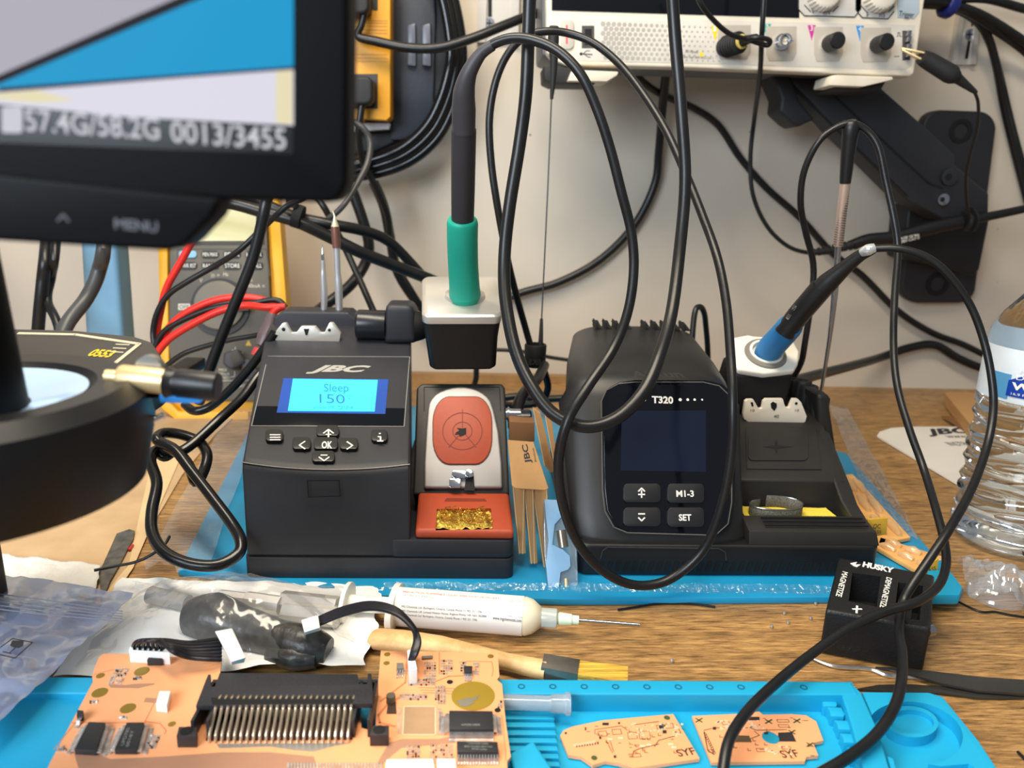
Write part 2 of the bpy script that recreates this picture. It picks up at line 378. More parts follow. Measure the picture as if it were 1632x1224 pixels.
B().line(pl.up(.03), [(1429,58),(1431,58),(1431,52),(1434,52),(1434,58),(1437,58)], 1).line(pl.up(.03), [(1425,90),(1433,90)], 1).obj('terminal_symbol', INK, t)
def foot(pts, dark):
    f = B().slab(Y(65.4), pts, -3.2).obj('foot', CREAM, t, .12)
    B().slab(Y(66.3), dark, -4).obj('foot_pad', BKM, f, .1)
foot([(912,111),(986,114),(984,120),(967,130),(905,129)], [(867,104),(951,118),(948,134),(880,133),(868,127)])
foot([(1336,119),(1423,122),(1424,127),(1376,138),(1322,136),(1326,120)], [(1330,126),(1412,130),(1404,144),(1330,142)])

# ---------------------------------------------------------------- wall arm
t = thing('monitor_arm', 'black spring arm on a wall plate carrying the oscilloscope', 'monitor arm', at(1495,480,80))
AR = M('arm_black', (36,37,41), .5, bump=.25, bs=1200)
ps = []
for cx, cy, a0 in ((1560,205,-90),(1528,455,0),(1465,455,90),(1500,203,180)):
    for k in range(7):
        a = math.radians(a0+k*15); ps.append((cx+28*math.cos(a), cy+28*math.sin(a)))
B().slab(Y(80), ps, -1.45).obj('wall_plate', AR, t, .25, 3)
for x, y in ((1531,209),(1494,453)): B().disc(Y(80), x, y, 18, .12, 0, 32, rin=.62).obj('hole_ring', DK, t, .03)
B().slab(Y(76.5), [(1448,325),(1575,330),(1578,350),(1562,430),(1553,440),(1440,412)], -3.6).obj('pivot_block', M('arm_deep', (24,24,26), .5), t, .35, 3)
A_ = [(1214,100),(1400,100),(1405,140),(1470,198),(1522,246),(1522,262),(1552,288),(1577,308),(1576,345),(1500,350),(1470,332),(1449,322),(1395,268),(1330,205),(1290,160),(1240,112)]
B().slab(Y(72.5), A_, -3.2).obj('upper_arm', AR, t, .3, 3)
B().line(Y(72.5), [(1290,116),(1480,292),(1502,300)], 3, .06).line(Y(72.5), [(1240,118),(1446,312)], 3, .05).obj('cover_seam', DK, t)
B().slab(Y(72.1), [(1228,118),(1262,118),(1275,160),(1300,190),(1272,203),(1262,196),(1242,178),(1245,157)], -3.4).obj('tension_knuckle', AR, t, .4, 3)
for x, y, r, m_ in ((1502,318,9,STEEL),(1512,282,13,AR)):
    q = B().disc(Y(72.45), x, y, r, .25, 0, 24).obj('pivot_bolt', m_, t, .04)
    B().disc(Y(72.2), x, y, r*.45, .02, 0, 6).obj('hex_socket', DK, q)

# ---------------------------------------------------------------- yellow power strip with dark cord reel
t = thing('cord_reel', 'dark navy plastic cord reel on the wall behind the yellow outlet strip', 'cord reel', at(560,280,77))
NV = M('navy_plastic', (36,42,54), .45, bump=.1)
OUT = [(520,-60),(700,-60),(722,0),(733,60),(730,110),(718,160),(695,205),(655,243),(600,265),(520,272)]
B().slab(Y(77), [(x-12 if x > 600 else x, y*.93) for x, y in OUT], -3.5).obj('reel_housing', M('reel_dark', (22,25,30), .4), t, .5, 3)
B().slab(Y(76.4), [(622,-60),(690,-60),(694,30),(692,120),(690,170),(674,210),(640,222),(622,224)], -1).obj('centre_panel', NV, t, .2)
for x0 in (649,673): B().slab(Y(75.9), [(x0,40),(x0+13,36),(x0+14,106),(x0,104)], -1).obj('grip_bar', M('grip_bar', (96,102,116), .3), t, .2)
WR = M('wrap_cable', (14,15,17), .22)
for k in range(3):
    q = [(x-(k*9 if x > 560 else 0)+2, y-(k*9 if y > 100 else 0)+12, 75.8-k*.5) for x, y in ((700,-70),(722,-10),(734,60),(732,115),(718,165),(695,208),(655,243),(600,264),(520,274))]
    tag(B().tube(path(q), .5, 12).obj('cable', WR), ('outermost','middle','innermost')[k]+' glossy black cord loop wound round the dark reel', 'cable', 'cord loops round the reel')
t = thing('power_strip', 'yellow outlet strip hung vertically behind the screen edge', 'power strip', at(595,190,73))
YL = M('yellow_strip', (214,150,30), .38, var=.06)
B().slab(Y(73), [(500,-60),(622,-60),(622,186),(616,192),(578,189),(578,192),(500,190)], -3).obj('strip_body', YL, t, .25, 3)
B().slab(Y(74.8), [(500,194),(622,196),(620,206),(500,214)], -1).obj('end_cap', M('white_cap', (200,198,200), .4), t, .1)
b = B()
for y in (32,36,41,47,52,86,92,97): b.line(Y(73), [(505,y),(617,y+1)], 1.2, .03)
b.obj('moulded_rib', M('yellow_dark', (184,122,20), .5), t)
for y0, y1 in ((-40,16),(118,173)):
    B().rect(Y(73), 552, y0, 602, y1, .06).obj('outlet', M('outlet_dark', (44,42,40), .5), t)
def plug(cx, cy, label):
    o = thing('power_plug', label, 'plug', at(cx,cy+20,71), 'black plugs in the yellow strip')
    B().rect(Y(70.8), cx-32, cy-24, cx+22, cy+22, -2.1, 0, 12).obj('plug_body', BKM, o, .3, 3)
    return o
o = plug(572, 145, 'rounded black plug in the lower outlet of the yellow strip')
B().tube(path([(578,160,71.5),(572,200,71.5),(572,225,72),(580,262,73),(600,300,74),(618,345,75),(622,390,76),(630,420,77),(660,470,78),(690,520,79)]), .33, 10).obj('cord', RUB, o)
o = plug(566, 0, 'square black plug in the upper outlet of the yellow strip')
B().tube(path([(582,16,71.5),(576,40,71.5),(570,58,71.5),(600,66,71.5),(650,76,71.2),(700,76,71),(750,62,71),(800,42,71.5),(840,26,72.5),(875,15,74)]), [.3,.3,.36]+[.42]*7, 10).obj('cord', RUB, o)

# ---------------------------------------------------------------- cables on the wall and over the bench
cable('cable', 'black cable sagging along the wall from under the oscilloscope to the bottle', [(1000,106,74),(1030,135,76),(1060,153,78),(1105,172,79.5),(1145,200,80.5),(1180,252,80.8),(1222,300,80.8),(1275,347,80.8),(1325,402,80.6),(1375,440,80.6),(1430,495,80.6),(1485,530,80.6),(1535,549,80.6),(1580,572,80)], .36, RUB)
cable('cable', 'thick black cable curving down the wall behind the hanging loops to lower left', [(1062,110,75),(1056,170,78),(1050,240,80),(1043,295,80.6),(1010,360,80.6),(955,415,80.6),(890,450,80.6),(830,467,80.6),(740,500,80.6)], .44, RUB)
cable('cable', 'long thick black cable hung from above looping in front of both stations', [(845,-30,40),(842,60,40),(838,150,40),(828,230,40),(812,330,39.5),(804,410,39),(806,480,38),(822,560,36.5),(850,620,35.2),(885,662,34.4),(935,680,34),(985,665,34.2),(1025,625,34.8),(1050,570,36),(1070,500,38),(1083,400,40),(1092,290,41),(1086,180,41.5),(1076,60,42),(1070,-30,42)], .33, RUB, 14)
cable('cable', 'thin black probe cable hanging from the first oscilloscope input', [(1105,-25,60),(1118,8,60),(1140,35,61),(1165,55,61.5),(1195,64,62),(1222,72,62),(1226,64,61.6),(1205,60,61.4),(1180,66,62.5)], .2, RUB)
cable('cable', 'ribbed black twin cable leaving the right station across the wall to the bottle', [(1250,612,56),(1300,598,64),(1350,585,72),(1400,571,79),(1450,554,80.3),(1490,550,80.4),(1525,570,80.4),(1570,588,80),(1620,590,79)], .48, RUB)
cable('cable', 'small black cable arch standing up behind the right station', [(1100,640,57),(1102,560,57.6),(1107,500,58.5),(1115,489,59),(1122,498,59.5),(1125,520,60),(1128,560,60.5),(1130,640,60.5)], .24, RUB)
cable('cable', 'black cable running behind the stations between green iron holder and tie', [(780,557,74),(830,560,74),(880,570,74),(930,577,74)], .2, RUB)
cable('cable', 'short black cable below the silver holder at the bench back', [(759,575,74),(759,600,74),(757,622,74),(780,640,73)], .3, RUB)
cable('cable', 'flat black cord lying along the back of the bench between the stations', [(780,640,66),(820,632,66),(860,636,66),(910,634,66)], .35, RUB)
# upper right fan of cables gathered by a blue band
FAN = [([(1455,2,76),(1500,5,76),(1560,22,77),(1632,66,78),(1690,110,78)], .42, 'second from the top'),
       ([(1455,-2,76),(1500,0,76),(1570,-2,77),(1632,14,78),(1700,30,78)], .42, 'topmost'),
       ([(1455,5,76.4),(1505,9,76.4),(1545,20,77),(1590,50,78),(1632,80,79),(1700,140,79)], .42, 'third from the top'),
       ([(1455,3,77),(1510,8,77),(1550,25,77.5),(1573,55,78.5),(1588,105,79.5),(1600,170,80.5),(1618,245,80.8),(1640,330,80.8)], .40, 'inner one dropping steeply'),
       ([(1455,8,77.4),(1512,12,77.4),(1556,34,78),(1578,70,79),(1592,115,79.8),(1610,190,80.8),(1626,250,80.8),(1650,330,80.8)], .36, 'outer one dropping steeply')]
for p, r, n in FAN: cable('cable', 'black cable fanning out right of the oscilloscope, '+n, p, r, RUB, group='cables fanned from the blue band')
tag(B().lathe(at(1512,8,76.6), (1,.1,-.25), [(-.5,1.05),(-.3,1.2),(.3,1.2),(.5,1.05)], 24).obj('cable_band', M('blue_band', (32,44,120), .35)), 'blue rubber band holding the black cable fan beside the oscilloscope', 'cable band')
# behind the screen and the multimeter
cable('cable', 'upper of two thick black cables crossing from the cable tie to the silver holder', [(-160,270,79),(120,290,68),(340,305,62),(420,325,62),(470,345,62),(530,358,62),(580,368,63),(620,385,64),(660,425,65),(690,460,66)], .45, RUB)
cable('cable', 'lower of two thick black cables crossing from the cable tie to the silver holder', [(-160,290,79),(60,300,68),(250,306,61.5),(360,322,61),(420,338,61),(470,352,61),(520,375,61.5),(570,400,62),(620,420,63),(680,443,64),(720,460,65)], .5, RUB)
cable('cable', 'black cable bowing down behind the two upright tips', [(560,300,70),(578,350,70),(588,390,70),(582,420,70),(558,455,69),(520,485,68),(500,500,66)], .5, RUB)
cable('cable', 'thin black cable slanting down behind the brown tipped cartridge', [(430,120,80),(480,280,70),(510,320,68),(530,355,68),(552,400,67),(575,450,66),(597,500,64)], .3, RUB)
cable('cable', 'grey brown cord curling down from the yellow strip behind the screen edge', [(560,193,68),(580,205,68),(590,228,68),(585,262,67),(565,300,66),(545,330,65),(520,352,65)], .26, RUBG)
cable('cable', 'flat black ribbed cord dropping behind the silver holder', [(595,290,76),(612,330,76),(622,380,76),(632,430,77),(655,470,78),(680,500,79)], .5, RUB)
tag(B().lathe(at(475,345,61), (1,0,-.3), [(-.35,.95),(.35,.95)], 20).lathe(at(466,325,60.5), (0,0,1), [(-.3,.5),(.6,.5)], 12).obj('cable_tie', M('velcro', (16,16,17), .8, bump=.5)), 'black hook and loop tie bundling cables under the screen corner', 'cable tie')
cable('cable', 'left of two dark flat cables hanging on the wall behind the microscope', [(85,200,79),(75,380,62),(68,450,60),(60,540,60),(55,690,60)], .48, RUB)
cable('cable', 'right of two dark flat cables hanging on the wall behind the microscope', [(100,200,79),(90,380,61),(82,440,61),(76,480,60),(95,535,58),(100,690,58)], .34, RUB)
cable('cable', 'grey brown cable curving down in front of the light blue tube', [(175,180,78),(168,360,56),(158,430,55),(138,475,54),(105,520,52),(80,590,50)], .5, RUBG)
o = B().slab(Y(64), [(122,150),(176,150),(182,360),(205,674),(143,672),(126,360)], -2.6).obj('blue_tube', M('pale_blue', (116,160,190), .5), None, .5, 3)
tag(o, 'light blue flat plastic tube standing against the wall behind the microscope', 'tube')

# ---------------------------------------------------------------- yellow multimeter leaning at the back left
MP = Plane(Z(0).on(330,668), (0.06, -1, .27))
t = thing('multimeter', 'yellow cased handheld multimeter with rotary dial leaning behind the left station', 'multimeter', Z(0).on(330,668))
YC = M('holster_yellow', (238,176,30), .45, var=.03, bump=.1)
B().slab(MP.up(-.9), [(268,250),(434,262),(446,330),(459,495),(462,600),(440,664),(396,671),(292,671),(264,650),(259,560),(257,400)], -2.2).obj('holster', YC, t, .35, 3)
B().slab(MP.up(-.9), [(257,340),(272,340),(276,640),(290,655),(400,655),(400,672),(290,672),(263,650)], 1.0).slab(MP.up(-.9), [(430,330),(447,330),(460,500),(464,610),(446,610),(443,500)], .7).obj('holster_rim', YC, t, .15)
MG = M('meter_grey', (98,93,84), .55, bump=.2, bs=900)
B().slab(MP.up(-1.2), [(278,265),(425,275),(436,500),(444,610),(430,640),(290,636),(276,560)], 1.2).obj('case', MG, t, .2)
B().slab(MP, [(286,326),(420,326),(422,390),(284,390)], .06).obj('display_frame', M('meter_dark', (68,64,58), .5), t, .03)
B().rect(MP.up(.06), 306, 300, 408, 384, .03).obj('display', M('lcd_yellow', (208,206,160), .25, var=.02), t)
B().line(MP, [(283,397),(424,397),(430,440)], 1.4, .03).line(MP, [(283,397),(281,435)], 1.4, .03).obj('button_border', M('meter_dark'), t)
BTN = M('meter_button', (38,36,34), .5); LB = M('light_blue_button', (130,180,215), .5)
for r, row in enumerate((('', 'MIN MAX', 'PEAK', 'Hz HR'), ('PWR RST', 'RANGE', 'STORE', 'RECALL'))):
    for c, s_ in enumerate(row):
        cx = 300+c*35+r*.5; cy = 405.5+r*18
        q = B().rect(MP, cx-14, cy-5.5, cx+14, cy+5.5, .14, 0, 5).obj('button', LB if not s_ else BTN, t, .02)
        if s_: B().text(MP.up(.15), s_, (cx-12, cy+3.2), (cx+12, cy+3.2), 6.5).obj('button_text', WHT, q)
PRT = M('meter_print', (214,208,190), .6)
b = B().text(MP, 'Hz', (356,440), (364,440), 6, .02).text(MP, '))) ->', (336,441), (350,441), 5, .02).text(MP, 'mA =', (388,449), (402,450), 6, .02).text(MP, '40mA =', (394,458), (422,459), 6, .02).text(MP, 'COM', (371,567), (387,568), 7, .02)
b.text(MP, 'MAX', (349,592), (362,592), 5, .02).text(MP, '400mA', (347,598), (366,598), 4.5, .02).text(MP, 'FUSED', (347,604), (366,604), 4.5, .02).text(MP, '10A', (304,598), (318,598), 5, .02).text(MP, 'V', (318,450), (323,450), 6, .02)
b.line(MP, [(335,593),(335,600),(345,601)], 1, .02).line(MP, [(368,601),(374,600),(374,592)], 1, .02).line(MP, [(293,594),(293,602)], 1, .02).line(MP, [(296,608),(398,606)], 1, .02).line(MP, [(375,553),(375,558)], 1, .02).line(MP, [(370,558),(380,558)], 1, .02)
b.text(MP, 'CAT II 1000V', (378,617), (412,619), 5, .02)
b.obj('printed_text', PRT, t)
q = B().rect(MP, 284, 484, 303, 494, .02).obj('label_patch', M('label_white', (220,215,200), .6), t)
B().text(MP.up(.03), 'OFF', (286,492), (301,492), 6, .01).obj('label_text', INK, q)
B().text(MP, 'GREENLEE', (298,627), (350,626), 8, .02, .02).obj('maker_name', M('green_print', (110,190,160), .6), t)
for x, y in ((396,546),(385,0)):
    if y: B().slab(MP, [(x-5,y+5),(x+5,y+5),(x,y-4)], .02).obj('warning_mark', M('warn_orange', (214,170,60), .5), t)
d = B().disc(MP, 351, 491, 46, .15, 0, 48).obj('dial_well', M('meter_dark'), t, .05)
d = B().disc(MP, 351, 487, 40, .5, 0, 48).obj('dial', M('dial_grey', (128,120,104), .45), t, .12)
B().disc(MP.up(.12), 351, 489, 47, .08, 0, 48, rin=.9).obj('dial_ring', BTN, t)
B().slab(MP.up(.6), [(306,486),(398,480),(398,496),(306,496)], .5).obj('dial_grip', MG, d, .1)
for x, y in ((294,583),(335,582),(392,583)):
    q = B().disc(MP, x, y, 10, .2, 0, 24).obj('input_jack', BTN, t)
    B().disc(MP.up(.2), x, y, 8, .06, 0, 24, rin=.6).obj('jack_ring', M('jack_red', (178,90,96), .4), q)
q = B().slab(MP.up(.3), [(362,562),(384,557),(396,578),(372,590),(360,580)], 1.2).obj('right_angle_plug', M('plug_grey', (72,70,76), .5), t, .25, 3)
B().slab(MP.up(1.5), [(366,566),(380,563),(387,575),(372,581)], .06).obj('plug_face', M('meter_dark'), q, .02)
B().slab(MP.up(.3), [(385,575),(400,572),(420,600),(402,612)], .9).obj('plug_neck', M('plug_grey'), q, .2)

RED = M('red_rubber', (214,44,34), .4, var=.04)
LK = M('lead_black', (20,20,22), .4)
q1 = B().tube(path([(350,250,62),(318,360,57),(302,392,57),(284,425,57),(266,458,57),(256,495,57),(250,530,57),(249,556,57)]), .28, 10).obj('test_lead', RED)
tag(q1, 'red test lead running down the left edge of the yellow multimeter', 'test lead', 'red test leads looped over the multimeter')
q1 = B().tube(path([(248,562,56),(256,540,56),(285,507,56),(320,487,56),(355,476,56),(395,474,56),(425,480,56),(450,491,56)]), .28, 10).obj('test_lead', RED)
tag(q1, 'upper red test lead loop arching over the multimeter dial', 'test lead', 'red test leads looped over the multimeter')
q1 = thing('test_lead', 'lower red test lead loop across the multimeter ending in a grey probe', 'test lead', at(248,566,55.5), 'red test leads looped over the multimeter')
B().tube(path([(248,566,55.5),(270,540,55.5),(310,515,55.5),(350,496,55.5),(390,487,55.5),(425,490,55),(455,489,55)]), .28, 10).obj('wire', RED, q1)
B().tube(path([(448,490,55),(438,496,54.8),(432,505,54.6)]), .28, 10).obj('wire_end', RED, q1)
B().tube(path([(434,500,54.6),(429,520,54.3),(424,536,54),(418,552,53.7)]), [.34,.5,.62,.55], 14).obj('probe_grip', M('probe_grey', (104,92,96), .35), q1)
B().tube(path([(416,556,53.6),(412,568,53.4)]), [.5,.56], 14, 0).obj('probe_collar', M('probe_red', (200,70,76), .4), q1)
cable('test_lead', 'upper black test lead slanting across the multimeter buttons', [(540,180,78),(505,290,57),(455,330,55),(420,362,56),(380,400,56),(340,425,56.5),(300,448,56.5),(268,470,56.5),(250,500,56.5),(244,530,56.5),(247,560,56)], .22, LK, cat='test lead', group='black test leads looped over the multimeter')
cable('test_lead', 'middle black test lead looping over the multimeter dial', [(246,556,55.7),(262,528,55.8),(300,506,55.8),(345,490,55.8),(400,483,55.8),(440,478,55.8),(455,490,55.6)], .22, LK, cat='test lead', group='black test leads looped over the multimeter')
cable('test_lead', 'lower black test lead curving above the multimeter jacks', [(257,590,55.5),(290,565,55.5),(330,551,55.5),(370,541,55.3),(410,534,55),(440,525,54.5)], .2, LK, cat='test lead', group='black test leads looped over the multimeter')
cable('cable', 'thick black cable slanting down over the multimeter to its jacks', [(400,20,79),(430,200,62),(432,285,52),(424,322,51),(414,370,51),(400,420,51),(372,490,51),(350,545,51),(330,600,51),(318,640,52)], .38, RUB)

# ---------------------------------------------------------------- blue mat under the stations
MATB = M('mat_blue', (28,140,186), .32, var=.08, vs=14, bump=.2, bs=90)
zz = Z(.42)
b = B().slab(zz, [(283,908),(600,948),(905,955),(1528,950),(1536,938),(1350,722),(1100,660),(420,640)], -.4)
o = b.obj('silicone_mat', MATB, None, .12, 2)
tag(o, 'blue silicone work mat lying under both soldering stations', 'mat')
o = B().sheet([Z(.5).on(230,902), Z(.5).on(330,912), Z(.5).on(425,650), Z(.5).on(372,645)], 26, 14, .35, .9, seed=3, edge=.05).obj('plastic_wrap', FILMC, None)
tag(o, 'crinkled clear plastic wrap sticking out left of the blue mat', 'plastic wrap')
o = B().sheet([Z(.12).on(612,950), Z(.12).on(1534,962), Z(.6).on(1532,936), Z(.6).on(612,930)], 8, 90, .22, 1.6, seed=8).obj('plastic_wrap', FILM('wrap_glossy', (160,215,235), .08, .3, .1, 1.0, 140), None)
tag(o, 'glossy crinkled plastic wrap along the front edge of the blue mat', 'plastic wrap')

# ---------------------------------------------------------------- left soldering station
def xs(pr, n, bulge=0, i0=1, i1=2):
    """pr: (Y, z, xl, xr) side profile; rings from left to right"""
    rings = []
    for k in range(n+1):
        u = k/n; bl = bulge*(1-(2*u-1)**2)
        rings.append([V((xl+(xr-xl)*u, y-(bl if i0 <= i <= i1 else 0), z-(bl*.4 if i0 <= i <= i1 else 0))) for i, (y, z, xl, xr) in enumerate(pr)])
    return rings
t = thing('soldering_station', 'black soldering station with lit blue display and orange silicone tool stand', 'soldering station', (-5,45,.44))
L_ = lambda y: -12.15-.14*(y-37)
R_ = lambda y: -3.35-.08*(y-37)
def rr(x0, x1, y0, y1, z0, z1, r, n=6):
    p = []
    for cx, cy, a0 in ((x1-r, y0+r, -90), (x1-r, y1-r, 0), (x0+r, y1-r, 90), (x0+r, y0+r, 180)):
        for k in range(n+1): a = math.radians(a0+k*90/n); p.append(V((cx+r*math.cos(a), cy+r*math.sin(a), z0)))
    return p, V((0, 0, z1-z0))
b = B(); b.prism(*rr(-12.3, 2.35, 36.8, 53.5, .44, 1.62, .5)); b.obj('base', BK, t, .06)
b = B(); b.prism(*rr(-12.15, 2.2, 36.95, 53.4, 1.62, 1.7, .5)); b.obj('seam', DK, t)
b = B(); b.prism(*rr(-4.5, 2.32, 36.85, 53.5, 1.7, 2.72, .45)); b.obj('tool_side_base', BK, t, .1)
pr = [(36.9,1.7),(37.15,6.6),(37.35,6.92),(37.8,7.12),(40,8.05),(46,10.65),(49.0,11.7),(53.4,11.9),(53.4,1.7)]
pr = [(y, z, L_(y), R_(y)) for y, z in pr]
b = B().loft(xs(pr, 14, .45, 1, 3)); b.obj('body', BK, t, .14, 3, 50)
# pale strip painted as the highlight along the front top edge
b = B(); rg = xs(pr, 14, .45, 1, 3); b.tube([r[2]+V((0,-.03,.02)) for r in rg], .035, 6, 0); b.obj('front_highlight', M('edge_grey', (130,128,124), .4), t)
DP = tilt(520, 682, 40, 572, 46); 
B().slab(DP, [(427,568),(653,569),(644,680),(401,679)], .04, .0).obj('display_window', GLS, t, .02)
B().line(DP.up(.04), [(427,568),(653,569),(644,680),(401,679)], 1.4, .02, True).obj('window_border', M('edge_grey'), t)
q = B().slab(DP.up(.04), [(452,603),(619,605),(614,660),(441,658)], .02).obj('display_surround', M('lcd_blue', (30,70,150), .3, em=.25), t)
B().slab(DP.up(.07), [(467,604),(602,606),(597,656),(459,655)], .02).obj('lit_display', M('lcd_cyan', (52,198,248), .3, em=.95, var=.0), q)
LT = M('lcd_text', (20,110,165), .5, em=.2)
B().text(DP.up(.1), 'Sleep', (514,624), (555,624), 12, shear=-.2).text(DP.up(.1), '150', (505,642), (548,643), 14, shear=-.2).text(DP.up(.1), '°C', (552,636), (558,636), 6).text(DP.up(.1), 'power 0%', (500,651), (532,651), 4).text(DP.up(.1), 'T210-A', (537,652), (563,652), 5).obj('display_text', LT, q)
B().text(DP.up(.05), 'JBC', (488,592), (590,593), 10, .02, .045, .45).obj('logo', M('logo_silver', (170,166,158), .4), t)
def key(px, lab=None, glyph=None):
    x0, y0, x1, y1 = px
    o = B().rect(DP, x0, y0, x1, y1, .28, 0, 5).obj('button', M('key_black', (30,30,32), .4), t, .05)
    top = DP.up(.29); b = B(); cx = (x0+x1)/2+.5; cy = (y0+y1)/2-2
    if lab: b.text(top, lab, (cx-9, cy+5), (cx+9, cy+5), 11, .01, .03, -.25)
    for g in glyph or []: b.line(top, [(cx+a, cy+c) for a, c in g], 2.4, .01)
    b.obj('button_symbol', WHT, o)
key((424,690,452,708), None, [[(-8,-4),(8,-4)],[(-8,0),(8,0)],[(-8,4),(8,4)]])
key((505,683,541,700), None, [[(-8,1),(0,-5),(8,1)],[(0,-3),(0,7)],[(-4,3),(4,3)]])
key((592,690,618,708), None, [[(-3,-1),(1,-1),(1,6)],[(-4,6),(5,6)],[(-1,-6),(1,-6)]])
key((467,702,496,721), None, [[(4,-6),(-5,0),(4,6)]])
key((501,702,539,721), 'OK')
key((542,703,571,721), None, [[(-4,-6),(5,0),(-4,6)]])
key((498,724,534,741), None, [[(-8,-2),(0,4),(8,-2)],[(-5,-5),(5,-5)]])
FP = Y(36.56)
B().line(FP, [(490,766),(540,765),(543,790),(492,792)], 1.6, .03, True).obj('port_cover_line', DK, t)
# tip rack at the back left
RK = BK
b = B().slab(Y(50.9), [(428,575),(436,506),(450,496),(555,498),(572,512),(576,575)], -2.2); b.obj('tip_rack', RK, t, .15, 3)
b = B()
for i in range(5):
    p = at(462+i*21, 498, 52); b.lathe(p+V((0,0,-.1)), (0,0,1), [(0,.36),(.22,.36),(.22,.24),(0,.2)], 18)
b.obj('rack_collar', BKM, t)
PN = Y(47.9)
n = [(437,540),(440,527),(450,515),(456,515),(464,530),(472,530),(480,520),(502,520),(510,530),(517,530),(525,514),(531,515),(543,532),(541,545),(530,551),(490,555),(450,550),(440,546)]
B().slab(PN, n, -.4).obj('tip_remover', SILV, t, .06)
B().disc(PN, 452, 525, 3, .02).disc(PN, 525, 526, 2.5, .02).slab(PN, [(484,524),(493,524),(490,534),(487,534)], .02).obj('remover_hole', DK, t)
# hinge and pole carrying the holder
c1 = at(590,518,48.5)
B().lathe(c1+V((-.9,0,0)), (1,0,0), [(0,.86),(.15,1.0),(1.95,1.0)], 28).obj('height_knob', M('knob_dark', (26,28,34), .3), t, .03)
B().slab(Y(47.6), [(614,486),(655,487),(662,500),(664,548),(612,548)], -2.5).obj('hinge_post', BK, t, .35, 3)
B().lathe(at(662,520,47), (1,0,0), [(0,1.0),(.5,.85),(.9,.6)], 24).obj('holder_joint', DK, t)
HD = Y(45.0)
b = B(); rings = []
TOPP = Plane(at(736,475,46), (0,-.25,1))
def ringpx(pts, pl): return [pl.on(*p) for p in pts]
def rrpx(x0, x1, yb, yt, r, n=5, dx=0):
    pts = []
    for cx, cy, a0 in ((x1-r, yb-r*.5, 90), (x1-r+dx, yt+r*.5, 0), (x0+r+dx, yt+r*.5, -90), (x0+r, yb-r*.5, 180)):
        for k in range(n+1): a = math.radians(a0-k*90/n); pts.append((cx+r*math.cos(a), cy+r*.5*math.sin(a)))
    return pts
top = ringpx(rrpx(673,799,502,440,12), TOPP)
cen = sum(top, V())/len(top)
def rg(dz, k, off=V()): return [cen+(p-cen)*k+V((0,0,dz))+off for p in top]
b.loft([rg(-.55,1.0), rg(-.12,1.01), rg(0,.97)]).obj('holder_cap', SILV, t, .04)
b = B().loft([rg(-3.55,.80,V((.1,-.3,0))), rg(-3.4,.86,V((.1,-.2,0))), rg(-1.6,.93), rg(-.56,.985)]); b.obj('holder_body', M('holder_black', (14,14,15), .38), t, .08, 3)
gc = TOPP.on(741,473)
B().lathe(gc, TOPP.n, [(0,1.28),(.22,1.22),(.3,1.02),(.12,.95)], 36, cap=False).obj('holder_ring', SILV, t)
# stand with orange grommet
SP = tilt(740, 780, 40.3, 612, 44.6)
b = B().slab(SP, [(658,788),(812,788),(805,618),(800,611),(672,611),(664,618)], -3.2); b.obj('stand_body', BKW, t, .15, 3)
B().line(SP, [(676,655),(676,617),(796,617),(798,655)], 1.2, .02).obj('stand_groove', DK, t)
arch = [(676,780)]+[(679+0*k, 0) for k in ()]+[(676,740),(679,690),(682,655)]+[(734+52*math.cos(math.radians(a)), 655-36*math.sin(math.radians(a))) for a in range(165, 10, -12)]+[(787,655),(795,690),(800,740),(801,780)]
B().slab(SP, arch, .3).obj('silver_guard', M('guard_silver', (150,148,148), .5, .8), t, .14, 3)
ov = []
for cx, cy, a0 in ((757,674,-90),(757,700,0),(717,700,90),(717,674,180)):
    for k in range(8): a = math.radians(a0+k*90/7); ov.append((cx+(26.5)*math.cos(a), cy+(40 if cy > 690 else 41)*math.sin(a)))
B().slab(SP.up(.3), [((x-737)*1.03+737, (y-687)*1.02+687) for x, y in ov], .05).obj('grommet_rim', M('rim_dark', (110,60,40), .5), t)
g = B().slab(SP.up(.32), ov, .1).obj('silicone_grommet', ORNG, t, .06)
OD = M('orange_groove', (120,42,24), .6)
b = B().disc(SP.up(.42), 737, 687, 32, .015, 0, 40, rin=.96).disc(SP.up(.42), 737, 687, 16, .015, 0, 32, rin=.92)
for a in (90, 205+25, 310): b.line(SP.up(.42), [(737,687),(737+34*math.cos(math.radians(a)), 687-34*math.sin(math.radians(a)))], 1.2, .015)
b.obj('groove', OD, g)
B().slab(SP.up(.43), [(727,689),(732,686),(728,682),(737,683),(743,682),(743,692),(738,694),(733,696),(731,692),(725,693)], .015).obj('tip_hole', DK, g)
b = B().rect(SP.up(.3), 720, 752, 745, 764, .3, 0, 5).rect(SP.up(.3), 716, 764, 735, 779, .22, 0, 3).disc(SP.up(.3), 748, 757, 7, .35, 0, 14)
b.obj('clip', CHROME, t, .05)
B().slab(SP.up(.3), [(742,764),(755,758),(757,782),(740,782)], .03).obj('clip_gap', DK, t)
# orange cleaner tray
TP = tilt(740, 846, 36.95, 783, 40.3)
tb = B().slab(TP, [(662,838),(819,840),(812,792),(806,784),(672,784),(666,790)], -.55); 
fr = B()
q = ringpx([(662,838),(819,840),(819,858),(812,861),(668,858),(661,854)], Y(37.0))
hol = [(693,811),(696,803),(786,800),(788,840),(690,841)]
o = tb.obj('orange_tray', ORNG, t)
cb = cutter(B().slab(TP.up(.5), [(696,800),(783,799),(786,832),(694,833)], -1.5)); 
